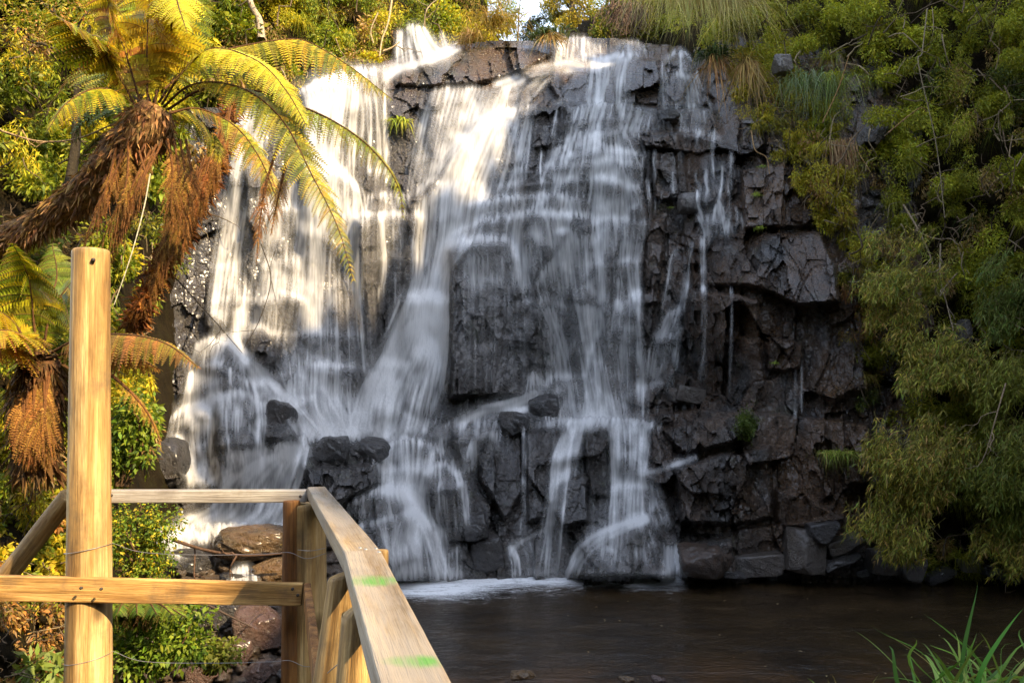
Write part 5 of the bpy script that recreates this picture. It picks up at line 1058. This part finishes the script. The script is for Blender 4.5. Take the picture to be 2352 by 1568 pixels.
# ------------------------------------------------------------------ undergrowth
from math import hypot
def inp(u, v, poly): return inpoly(np.array([u], float), np.array([v], float), poly)[0] > 0
def undergrowth(name, label, poly, f, n, fwd, Lpx, cols_fn, nl, rpx, twigs, asp=.42, types=None, keep=None, kind='stuff', cat=None):
    acc = Acc(); P = np.array(poly, float); lo, hi = P.min(0), P.max(0); k = 0
    while k < n:
        u, v = RNG.uniform(lo, hi)
        if not inp(u, v, poly): continue
        k += 1
        Y = float(f(np.array(u), np.array(v))) - RNG.uniform(*fwd); mpp = Y / F
        cols = cols_fn(u, v); r = rpx * mpp * RNG.uniform(.6, 1.3); q = RNG.random()
        c = pt(u, v, Y)
        if q < .62: cloud(acc, c, (r, r * .8, r * RNG.uniform(.6, 1)), int(nl * RNG.uniform(.6, 1.3)), Lpx * mpp * RNG.uniform(.7, 1.3), asp * RNG.uniform(.8, 1.3), cols, .25)
        elif q < .80:   # drooping fine sprays
            for _ in range(5): cloud(acc, c + RNG.normal(size=3) * r * .6, (r * .35, r * .3, r * .75), nl // 5, Lpx * mpp * 1.1, .2, cols, .8)
        elif q < .92: blades(acc, c, nl // 6, r * .8, r * 2.2, .8, .7, 1.2, Lpx * mpp * .16, cols)
        else: cloud(acc, c, (r, r * .7, r * 1.1), nl // 2, Lpx * mpp * 1.4, .25, ST, .7)
    for _ in range(twigs):
        for _t in range(50):
            u, v = RNG.uniform(lo, hi)
            if inp(u, v, poly): break
        Y = float(f(np.array(u), np.array(v))) - fwd[1] - .1; Ln = RNG.uniform(30, 130); a = RNG.normal(1.3, .7) * RNG.choice([-1, 1])
        twig(acc, pt(u, v, Y), pt(u + Ln * math.cos(a), v - Ln * math.sin(a), Y - RNG.uniform(-.2, .3)), RNG.uniform(1.0, 2.2) * Y / F, RNG.choice([(.14, .10, .06), (.22, .17, .10), (.07, .05, .03)]), 1, .2, 9, RNG.integers(0, 3))
    o = acc.build(name, [M_LEAF, M_BARK]); return tag(o, label, cat, None, kind)
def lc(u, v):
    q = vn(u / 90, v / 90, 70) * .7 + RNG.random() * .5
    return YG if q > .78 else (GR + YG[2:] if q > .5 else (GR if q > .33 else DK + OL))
LP = [(-90, -90), (560, -90), (600, 150), (560, 215), (500, 300), (460, 450), (400, 620), (345, 760), (330, 900), (345, 1010), (300, 1110), (-90, 1130)]
undergrowth('undergrowth', 'sunlit yellow green undergrowth on the left slope behind the tree fern', LP, hillL, 270, (.0, 1.4), 15, lc, 420, 46, 90, .36)
UPL = [(540, -90), (1135, -90), (1165, 20), (1178, 95), (1080, 105), (1010, 100), (935, 60), (900, 100), (880, 160), (800, 150), (690, 205), (600, 220), (540, 230)]
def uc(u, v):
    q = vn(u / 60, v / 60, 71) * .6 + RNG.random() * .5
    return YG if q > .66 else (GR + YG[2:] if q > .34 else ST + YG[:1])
undergrowth('undergrowth', 'golden lit bushes covering the top of the slope above the left fall', UPL, hillL, 150, (.0, 1.2), 7.5, uc, 520, 36, 30)
LB = [(-90, 1060), (300, 1060), (330, 1200), (400, 1300), (440, 1400), (420, 1600), (250, 1640), (-90, 1640)]
def lb(u, v): return (YG[2:] + GR) if RNG.random() > .25 else (YG if RNG.random() > .4 else BR)
undergrowth('undergrowth', 'tangled low plants and dry stalks around the foot of the tall post', [(-90, 1060), (150, 1060), (240, 1110), (240, 1330), (150, 1420), (60, 1370), (-90, 1370)], hillL, 46, (.0, .5), 16, lb, 380, 42, 26)
undergrowth('leaf_litter', 'dry stalks and small plants on the soil in the bottom left corner', [(-60, 1370), (150, 1370), (160, 1600), (-60, 1600)], hillL, 26, (.0, .25), 14, lambda u, v: BR + ST + GR[:1], 260, 34, 40)
RP = [(1500, -90), (2640, -90), (2640, 1322), (2120, 1322), (2010, 1180), (1985, 960), (1985, 700), (1935, 560), (1890, 440), (1800, 350), (1760, 270), (1700, 160), (1640, 100), (1500, 60)]
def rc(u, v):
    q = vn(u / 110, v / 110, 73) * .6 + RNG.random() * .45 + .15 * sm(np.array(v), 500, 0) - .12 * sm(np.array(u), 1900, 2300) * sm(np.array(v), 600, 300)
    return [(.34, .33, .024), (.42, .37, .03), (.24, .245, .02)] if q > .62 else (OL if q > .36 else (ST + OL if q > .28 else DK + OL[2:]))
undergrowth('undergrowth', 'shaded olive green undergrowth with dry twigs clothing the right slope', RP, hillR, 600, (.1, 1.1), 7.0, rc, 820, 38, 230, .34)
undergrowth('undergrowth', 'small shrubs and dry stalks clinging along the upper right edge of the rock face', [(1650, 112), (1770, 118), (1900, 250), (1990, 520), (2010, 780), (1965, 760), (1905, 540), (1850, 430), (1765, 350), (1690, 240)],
            lambda u, v: np.minimum(hillR(u, v), cliffY(u, v)), 105, (.0, .45), 7.0, rc, 420, 26, 40, .34)
# ------------------------------------------------------------------ shrubs, grasses and single plants
def shrub(name, label, cat, u, v, Y, rx, rz, n, Lpx, asp, cols, droop=.25, subs=9, group=None, stems=True, stemcol=(.10, .06, .03)):
    mpp = Y / F; c = pt(u, v, Y); t = empty(name, Vector(c - [0, 0, rz * mpp]), label, cat, group); acc = Acc()
    for _ in range(subs):
        d = rdirs(1)[0] * [rx * mpp, rx * mpp * .6, rz * mpp] * RNG.uniform(.4, .85)
        k = RNG.uniform(.35, .6)
        cloud(acc, c + d, (rx * mpp * k, rx * mpp * k * .7, rz * mpp * k), n // subs, Lpx * mpp, asp, cols, droop)
    acc.build('foliage', [M_LEAF], t, at=tuple(c - [0, 0, rz * mpp]))
    if stems:
        a2 = Acc()
        for _ in range(7): twig(a2, c - [RNG.normal() * .05, 0, rz * mpp], c + rdirs(1)[0] * [rx * mpp * .7, rx * mpp * .4, rz * mpp * .7], 5 * mpp, stemcol, 0, .12, 9, 2)
        a2.build('stem', [M_BARK], t, at=tuple(c - [0, 0, rz * mpp]))
    return t
GL = [(.09, .16, .014), (.15, .23, .02), (.22, .28, .025), (.05, .09, .01)]
shrub('shrub', 'glossy dark green shrub hanging between the tall post and the stepped cascade', 'shrub', 292, 1010, 7.2, 75, 105, 2600, 15, .45, GL, .3, 14)
shrub('shrub', 'bright green small leaved shrub below the grey top rail', 'shrub', 312, 1245, 6.6, 105, 95, 5200, 9, .5, GL + YG[:1], .1, 22)
shrub('shrub', 'low leafy shrub under the lower rail beside the brown stones', 'shrub', 360, 1455, 6.0, 130, 90, 3600, 15, .5, GL, .2, 20)
shrub('shrub', 'pale green leafy sprig at the bottom edge near the big reddish boulder', 'shrub', 490, 1500, 6.2, 55, 45, 900, 14, .5, [(.16, .2, .03), (.22, .24, .04)], .1, 8)
shrub('shrub', 'light green pointed leaf sprig on the soil at the bottom left corner', 'shrub', 85, 1545, 4.9, 55, 34, 170, 36, .28, [(.2, .25, .05), (.14, .2, .04)], .1, 5)
f_ = empty('fern', Vector(pt(330, 1420, 6.1)), 'low green fern in the shrub below the lower rail', 'fern')
for q in range(7):
    a = -2.6 + q * .38; fr_ = frond([(310, 1440, 5.9), (310 + 55 * math.sin(a + 1.5) * 1.2, 1400 - 20 * math.cos(a + 1.5), 5.7), (310 + 105 * math.sin(a + 1.5) * 1.2, 1420 - 10 * math.cos(a + 1.5), 5.5)], .12, 24, GL, droop=.4); fr_.build('frond', [M_FERN, M_BARK], f_, at=tuple(pt(310, 1440, 5.9)))
# bamboo with long narrow leaves
def bamboo(label, u, v, Y, rx, rz, nst, cols, group='bamboo shrubs on the right slope', tipdir=(-.5, -.4, -.6)):
    mpp = Y / F; c = pt(u, v, Y); t = empty('bamboo_shrub', Vector(c + [0, .4, -rz * mpp]), label, 'bamboo', group); acc = Acc(); a2 = Acc()
    subs = [c + (lambda d: d * [rx * mpp, -abs(rx) * mpp * .5, rz * mpp] * RNG.uniform(.35, .95))(rdirs(1)[0]) for _ in range(max(6, nst // 15))]
    for _ in range(int(nst * 1.7)):
        d = rdirs(1)[0]; d[1] = -abs(d[1]); tip = subs[RNG.integers(0, len(subs))] + d * [.30, .24, .13] * RNG.uniform(.15, 1.1)
        base = tip - np.array(tipdir) * RNG.uniform(.3, .7) + RNG.normal(size=3) * .12
        P = catmull(np.array([base, (base + tip) / 2 + [0, -.03, .09], tip]), 8)
        tube(a2, P, np.linspace(.004, .0012, 8), 4, (.16, .14, .04))
        for j in range(2, 8):
            n = RNG.integers(2, 5); ax = unit(P[min(j, 7)] - P[j - 1])
            Dr = unit(ax * .5 + RNG.normal(size=(n, 3)) * [.7, .5, .4] + np.array([-.25, -.15, -.30]))
            Ln = RNG.uniform(.05, .14, n)
            leaves(acc, np.repeat(P[j][None], n, 0), Dr, Ln, Ln * RNG.uniform(.11, .17, n), vary(cols, n, .4), .25)
    acc.build('foliage', [M_LEAF], t, at=tuple(t.location)); a2.build('culm', [M_BARK], t, at=tuple(t.location)); return t
BM = [(.24, .26, .035), (.34, .31, .045), (.14, .175, .025), (.42, .34, .05), (.40, .24, .07)]
bamboo('bamboo shrub hanging over the edge of the dark right rock wall', 2045, 650, 13.6, 105, 110, 190, BM)
bamboo('narrow curtain of bamboo leaves below the overhanging shrub', 2035, 760, 13.6, 50, 90, 90, BM)
bamboo('broad bamboo shrub jutting out beside the pale scarred rocks', 2170, 865, 13.2, 150, 75, 260, BM)
bamboo('bamboo shrub at the right edge of the slope, darker leaved', 2300, 700, 13.3, 90, 110, 170, [(.10, .14, .022), (.15, .17, .03)])
bamboo('large bamboo shrub leaning over the pool, lowest branches nearly touching the rocks', 2110, 1100, 12.9, 165, 120, 420, BM)
bamboo('bamboo branch trailing down above the triangular rocks at the waterline', 2050, 1235, 12.9, 90, 60, 130, BM)
bamboo('dense bamboo shrub at the far right above the shore', 2300, 1130, 12.7, 110, 150, 330, [(.18, .2, .03), (.25, .235, .035), (.12, .15, .022)])
bamboo('bamboo shrub against the right frame edge between two others', 2290, 920, 13.0, 110, 80, 190, [(.2, .22, .03), (.28, .26, .04)])
bamboo('bamboo spray over the waterline at the far right', 2310, 1285, 12.8, 80, 45, 110, BM)
def tuft(name, label, cat, u, v, Y, n, l0, l1, out, up, droop, w, cols, az=None, rad=.05, group=None, hang=None, m=None):
    a = Acc(); b = pt(u, v, Y); blades(a, b, n, l0, l1, out, up, droop, w, cols, az, rad=rad)
    if hang: blades(a, b, *hang)
    return tag(a.build(name, [m or M_LEAF], at=tuple(b)), label, cat, group)
PG = [(.46, .40, .13), (.58, .47, .18), (.30, .30, .08)]
pg = Acc()
for q in range(9): blades(pg, pt(1500 + q * 22, -22 + 4 * q, 17.2), 260, 1.0, 2.2, .5, .25, 1.1, .017, PG + [(.45, .34, .13)], (-1.57 + RNG.normal() * .2, .8), rad=.12, seg=11)
tag(pg.build('pampas_grass', [M_LEAF], at=tuple(pt(1580, -20, 17.6))), 'big drooping pampas grass clump with pale blades over the right lip', 'grass')
tuft('flax_clump', 'dark green strappy flax clump beside the right top lip of the falls', 'plant', 1640, 128, 16.9, 150, .35, .75, 1.0, .55, .9, .028, [(.045, .08, .02), (.03, .055, .015)], rad=.12, group='flax clumps along the lip', hang=(90, .5, 1.0, .6, -.2, .9, .02, ST, (-1.57, .9)))
tuft('flax_clump', 'flax clump with dead straw coloured leaves hanging under it', 'plant', 1715, 140, 16.6, 70, .3, .65, 1.0, .5, 1.0, .022, [(.06, .08, .025)] + ST, rad=.1, group='flax clumps along the lip', hang=(160, .5, 1.1, .5, -.3, .8, .016, ST, (-1.57, .8)))
tuft('flax_clump', 'flax clump between the sky gap and the first right-hand chute', 'plant', 1262, 84, 19.2, 220, .4, .8, .9, .6, .9, .03, [(.05, .075, .02), (.09, .10, .03), (.03, .05, .015)], rad=.22, group='flax clumps along the lip', hang=(120, .4, .8, .7, 0, .9, .02, ST, (-1.57, 1.0)))
tuft('grass_clump', 'golden sunlit grass clump at the edge of the sky gap', 'grass', 1135, 50, 19.4, 420, .5, 1.0, .9, .5, 1.1, .018, [(.30, .19, .04), (.38, .25, .06), (.2, .16, .03)], rad=.3)
tuft('grass_clump', 'pale straw grass drooping at the left end of the brown rock lip', 'grass', 1090, 85, 19.0, 130, .4, .9, 1.0, .4, 1.2, .016, [(.34, .25, .10), (.26, .18, .06)], (3.4, .9), rad=.15)
tuft('hanging_grass', 'long blue green grass hanging down the right slope', 'grass', 1850, 200, 15.6, 240, .6, 1.25, .55, .5, 1.5, .012, [(.14, .18, .09), (.18, .21, .10), (.10, .14, .04)], (-1.6, .9), rad=.22)
tuft('hanging_grass', 'green grass spilling beside the long blue green grass', 'grass', 1905, 210, 15.4, 200, .5, 1.2, .5, .5, 1.5, .012, [(.12, .16, .03), (.2, .2, .05)], (-1.5, .9), rad=.2)
tuft('dead_grass', 'skirt of straw coloured dead grass under the hanging green grass', 'grass', 1922, 325, 15.2, 260, .4, .95, .25, -.5, .5, .014, [(.30, .18, .08), (.22, .13, .06), (.36, .24, .12)], (-1.57, 1.0), rad=.13)
GT = 'small grass tufts growing on the wet rock'
tg = [(.22, .32, .04), (.30, .40, .06), (.16, .22, .03)]
def tf(u, v, label, n=90, l=.16, **k): n = max(n, 60); tuft('grass_tuft', label, 'grass', u, v, float(cliffY(u, v)) - .12, n, l * .5, l * 1.2, .7, .8, .9, .009, tg, rad=.035, group=GT, **k)
tf(1743, 526, 'bright green tuft on the flat top of the big right-hand rock block'); tf(1750, 384, 'flat bright green tuft on the ledge above the big right-hand block', 60, .12); tf(1738, 450, 'sparse spiky tuft hanging between the two bright tufts', 30, .2)
tf(1540, 478, 'tiny tuft beside the round grey rock', 24, .1); tf(1780, 905 - 70, 'small pale fern-like tuft on the shaded right wall', 20, .12)
tuft('grass_tuft', 'wide lime green tuft hanging below the dark wall beside the bamboo', 'grass', 1925, 1040, 13.9, 330, .15, .4, .8, .4, 1.3, .012, tg + [(.36, .30, .08)], rad=.15, group=GT)
tuft('moss_clump', 'yellow green fern clump clinging to the brown rock between the sunlit falls', 'plant', 918, 280, float(cliffY(918, 290)) - .1, 130, .15, .5, .5, .2, 1.2, .03, [(.34, .33, .03), (.22, .26, .03)], (-1.57, 1.2), rad=.1)
mo = Acc()
for k in range(260):
    u, v = 1715 + RNG.normal() * 12, 975 + RNG.normal() * 16; cloud(mo, pt(u, v, float(cliffY(u, v)) - .03), (.05, .04, .05), 8, .04, .5, [(.05, .08, .01), (.07, .10, .015)], .3)
tag(mo.build('moss_cushion', [M_LEAF]), 'dark green moss cushion on the low right-hand rocks', 'moss')
FG = [(.10, .20, .02), (.16, .28, .03), (.07, .14, .015), (.24, .32, .06), (.30, .26, .08)]
fg = Acc(); b = pt(2265, 1622, 3.1)
blades(fg, b, 80, .2, .48, .95, .85, .4, .014, FG, rad=.13, seg=10); blades(fg, b, 2, .54, .58, .5, 1.0, .3, .016, FG, (.1, .2), rad=.05, seg=12); blades(fg, b, 14, .4, .6, 1.2, .5, .5, .014, FG, (.2, .5), rad=.08, seg=10)
tag(fg.build('grass_clump', [M_LEAF], at=tuple(b)), 'fresh green grass clump in the bottom right corner, one blade standing tall', 'grass')
fg = Acc(); b = pt(1985, 1650, 3.2); blades(fg, b, 26, .12, .24, .7, 1, .4, .010, FG, rad=.08, seg=8)
tag(fg.build('grass_clump', [M_LEAF], at=tuple(b)), 'small grass tips showing at the bottom edge left of the big clump', 'grass')
# ------------------------------------------------------------------ trees, vines, sticks
def tree(label, base, top, r, crown, n, Lpx, cols, barkc=(.12, .09, .06)):
    A = pt(*base); t = empty('tree', Vector(A), label, 'tree'); a = Acc(); twig(a, A, pt(*top), r, barkc, 0, .06, 14, 0)
    for (cu, cv, cy, cr) in crown: twig(a, pt(*base) + (pt(*top) - pt(*base)) * RNG.uniform(.5, .9), pt(cu, cv, cy), r * .4, barkc, 0, .12, 9, 2)
    a.build('trunk', [M_BARK], t, at=tuple(A)); a = Acc()
    for (cu, cv, cy, cr) in crown: cloud(a, pt(cu, cv, cy), (cr * cy / F, cr * cy / F * .8, cr * cy / F * .75), n, Lpx * cy / F, .4, cols, .2)
    if n: a.build('crown', [M_LEAF], t, at=tuple(A))
    return t
tree('golden sunlit tree standing behind the right top lip', (1320, 110, 26), (1310, -40, 26), .14, [(1265, 10, 26, 26), (1300, -10, 26, 34), (1340, 12, 26, 32), (1318, 40, 26, 28), (1280, 38, 26.5, 20), (1350, -30, 26, 40), (1365, 40, 26, 24), (1300, 60, 26, 30), (1340, 66, 26, 30)], 1100, 6.5, [(.34, .25, .03), (.42, .30, .04), (.16, .15, .03)])
tree('small dark conifer-like tree in the sky gap', (1222, 115, 23), (1218, 40, 23), .07, [(1212, 62, 23, 16), (1228, 50, 23, 16), (1200, 84, 23, 18), (1224, 84, 23, 18), (1240, 70, 23, 16), (1250, 40, 23, 18), (1255, 84, 23, 20)], 420, 5.5, [(.025, .04, .03), (.04, .055, .035)])
tree('dull green tree leaning behind the right top lip beside a clump of hanging roots', (1400, 110, 21.5), (1410, -60, 21.5), .12, [(1390, 20, 21.5, 44), (1420, -30, 21.5, 50), (1385, 70, 21.5, 34), (1470, 60, 21, 34), (1480, 10, 21, 40), (1440, 75, 21.3, 26), (1500, 60, 21, 40), (1460, -20, 21, 50)], 1000, 7, OL + GR[:1])
rt = Acc()
for k in range(150):
    u, v = 1438 + RNG.normal() * 24, 15 + RNG.normal() * 10; twig(rt, pt(u, v, 20.6), pt(u + RNG.normal() * 14, v + RNG.uniform(25, 75), 20.5 + RNG.normal() * .1), .014, (.10, .065, .045), 0, .2, 7)
tag(rt.build('root_mass', [M_BARK]), 'brown tangle of hanging roots behind the right top lip', 'roots')
tree('bare thin sapling with wispy twigs in the sky gap', (1188, 100, 22), (1196, -20, 22), .03, [(1186, 10, 22, 8), (1200, 30, 22, 8), (1178, 40, 22, 8)], 0, 6, OL)
tree('pale grey trunk rising at the top left behind the fern fronds', (600, 90, 17.8), (560, -60, 17.6), .11, [], 0, 8, YG, (.42, .34, .24))
tree('dark leaning trunk in the left undergrowth behind the tree fern crown', (150, 470, 9.2), (205, 60, 9.6), .07, [(120, 10, 9.3, 90), (210, 20, 9.6, 80), (40, 60, 9, 80)], 500, 10, YG[2:] + BR[:1] + OL, (.045, .035, .02))
GVN = 'vines and lianas hanging over the slopes'
def vine(label, pts, rpx, col, name='vine', cat='vine', fork=0, group=GVN):
    P = catmull(np.array([pt(*p) for p in pts]), 40); P = P + .015 * RNG.normal(size=P.shape) * 0
    a = Acc(); r = rpx * pts[0][2] / F; tube(a, P, np.linspace(r, r * .6, 40), 6, col, 0)
    for _ in range(fork):
        k = RNG.integers(5, 38); twig(a, P[k], P[k] + RNG.normal(size=3) * [.35, .15, .3] + [0, 0, -.25], r * .6, col, 0, .2, 8, 1)
    return tag(a.build(name, [M_BARK], at=tuple(P[0])), label, cat, group)
vine('pale S-curved liana hanging above the left fall', [(903, -20, 17.6), (892, 50, 17.6), (878, 90, 17.6), (872, 130, 17.5)], 2.6, (.48, .36, .2))
vine('thin looped liana left of the S-curved one', [(868, 30, 17.6), (852, 70, 17.6), (858, 100, 17.6)], 1.8, (.42, .32, .18))
vine('straight dry stem tilted at the lip of the left fall', [(880, 118, 17.3), (900, 110, 17.3), (918, 96, 17.3)], 2.2, (.46, .34, .18), 'dry_stem', 'stem')
vine('pale vine hanging from the fern to the foot of the slope beside the tall post', [(345, 400, 6.6), (330, 480, 6.5), (300, 590, 6.4), (262, 700, 6.3)], 1.8, (.40, .38, .28))
vine('thin bare branch crossing the left undergrowth', [(0, 300, 8.2), (90, 325, 8.1), (180, 318, 8.0), (270, 280, 7.9)], 2.6, (.36, .24, .12), 'branch', 'branch', 6)
vine('reddish dry stalk bent over on the upper right slope', [(1890, 280, 14.6), (1925, 205, 14.5), (1950, 128, 14.4)], 1.6, (.26, .15, .06), 'dry_stem', 'stem')
vine('short dry stalk sloping below the bent reddish one', [(2040, 305, 14.2), (2110, 250, 14.1), (2130, 258, 14.1)], 1.6, (.24, .14, .06), 'dry_stem', 'stem')
vine('long pale vine curving down the right slope', [(2130, 20, 14.2), (2118, 120, 14.1), (2110, 150, 14.0), (2150, 330, 14.0), (2170, 500, 13.8)], 1.7, (.20, .16, .10), fork=5)
vine('grey branch slanting down through the middle of the right slope', [(2075, 470, 14.0), (2110, 530, 13.9), (2140, 600, 13.8), (2150, 680, 13.7)], 2.8, (.26, .20, .13), 'branch', 'branch', 6)
vine('pale twiggy branch above the scarred rocks', [(2160, 560, 13.6), (2160, 640, 13.5), (2175, 700, 13.5), (2190, 760, 13.4)], 2.0, (.28, .22, .15), 'branch', 'branch', 7)
vine('bare branch in the bamboo at the right edge', [(2310, 880, 12.5), (2290, 950, 12.4), (2265, 1040, 12.4)], 2.0, (.26, .19, .12), 'branch', 'branch', 4)
vine('vine looping down the dark rock right of the falls', [(1725, 300, 15.3), (1735, 345, 15.2), (1760, 362, 15.2), (1768, 400, 15.2)], 1.6, (.28, .18, .08))
vine('thin black twig leaning across the left cascade', [(405, 640, 9.0), (450, 690, 9.4), (500, 745, 10.5), (556, 810, 12.4)], 1.6, (.03, .025, .02), 'branch', 'branch', 3)
vine('drooping dark twig hanging before the left fall', [(600, 560, 8), (622, 640, 8), (598, 730, 8), (560, 800, 8)], 1.2, (.04, .03, .02), 'branch', 'branch', 3)
vine('wet stick lying across the stream below the grey rail', [(400, 1240, 9.9), (470, 1262, 9.8), (560, 1275, 9.7), (680, 1268, 9.7)], 4, (.10, .06, .04), 'stick', 'stick', 3)
vine('dark stick among the brown stones under the lower rail', [(470, 1385, 8.2), (530, 1415, 8.2), (580, 1440, 8.2)], 2.6, (.07, .05, .04), 'stick', 'stick', 1)
# pale scarred outcrops on the right slope
boulder(2118, 735, 34, 86, 'tall reddish rock outcrop among the bamboo', M_ROCKR, 14.0, .9, 'bare rock outcrops on the right slope', .1)
boulder(2214, 765, 26, 66, 'narrow pale rock outcrop right of the reddish one', M_ROCKP, 13.9, .9, 'bare rock outcrops on the right slope', 0)
boulder(1795, 150, 48, 44, 'pale rock showing through the grass at the upper right', M_ROCKP, 16.2, .9, 'bare rock outcrops on the right slope', 0)
# fallen leaves
lf = Acc(); c = pt(665, 1247, 10.2); leaves(lf, np.repeat(c[None], 5, 0) + RNG.normal(size=(5, 3)) * .03, unit(RNG.normal(size=(5, 3)) * [1, .4, .5]), np.full(5, .13), np.full(5, .08), vary([(.6, .48, .02), (.5, .42, .03)], 5))
tag(lf.build('fallen_leaf', [M_LEAF], at=tuple(c)), 'yellow fallen leaf lying on the golden boulder', 'leaf')
proto = None
for k in range(36):
    u, v = RNG.uniform(1250, 2300), RNG.uniform(1350, 1560); P0 = on_z(u, v, .012)
    if proto is None:
        V = np.array([[-.03, 0, 0], [0, -.012, .004], [.03, 0, .002], [0, .012, .004]]); o = build('floating_leaf', V, np.array([[0, 1, 2, 3]]), M_LEAF, C=np.full((4, 3), .30) * [1, .8, .4], at=(0, 0, 0)); proto = o
    else: o = proto.copy(); COL.objects.link(o)
    o.location = Vector(P0); o.rotation_euler = (0, 0, RNG.uniform(0, 6)); s_ = RNG.uniform(.4, 1.1); o.scale = (s_, s_, s_)
    tag(o, 'tiny pale leaf floating on the dark pool', 'leaf', 'leaves floating on the pool')
# ------------------------------------------------------------------ camera, light, sky
cam = bpy.data.cameras.new('camera'); co = bpy.data.objects.new('camera', cam); COL.objects.link(co)
co.location = (0, 0, CAMZ); co.rotation_euler = (math.pi / 2 + PITCH, 0, 0)
cam.sensor_width = 36; cam.lens = 36 * F / 2352; cam.clip_start = .05; cam.clip_end = 2000
S.camera = co
sun = bpy.data.lights.new('sun', 'SUN'); so = bpy.data.objects.new('sun', sun); COL.objects.link(so)
so.rotation_euler = Vector(SUN).to_track_quat('Z', 'Y').to_euler(); so.location = (20, -15, 40)
sun.energy = 2.3; sun.angle = math.radians(.6); sun.color = (1, .77, .46)
w = bpy.data.worlds.new('World'); S.world = w; w.use_nodes = True
nt = w.node_tree; bg = nt.nodes['Background']
sk = nt.nodes.new('ShaderNodeTexSky'); sk.sky_type = 'NISHITA'; sk.sun_disc = False
sk.sun_elevation = math.asin(SUN[2]); sk.sun_rotation = math.atan2(SUN[0], SUN[1])
sk.dust_density = .6; hs = nt.nodes.new('ShaderNodeHueSaturation'); hs.inputs['Saturation'].default_value = .6
nt.links.new(sk.outputs[0], hs.inputs['Color']); nt.links.new(hs.outputs[0], bg.inputs[0]); bg.inputs[1].default_value = .15
S.view_settings.view_transform = 'Standard'; S.view_settings.look = 'None'; S.view_settings.exposure = 2.45; S.view_settings.gamma = 1
S.cycles.transparent_max_bounces = 24; S.cycles.max_bounces = 6; S.cycles.diffuse_bounces = 3; S.cycles.glossy_bounces = 2; S.cycles.transmission_bounces = 3
S.cycles.use_denoising = True
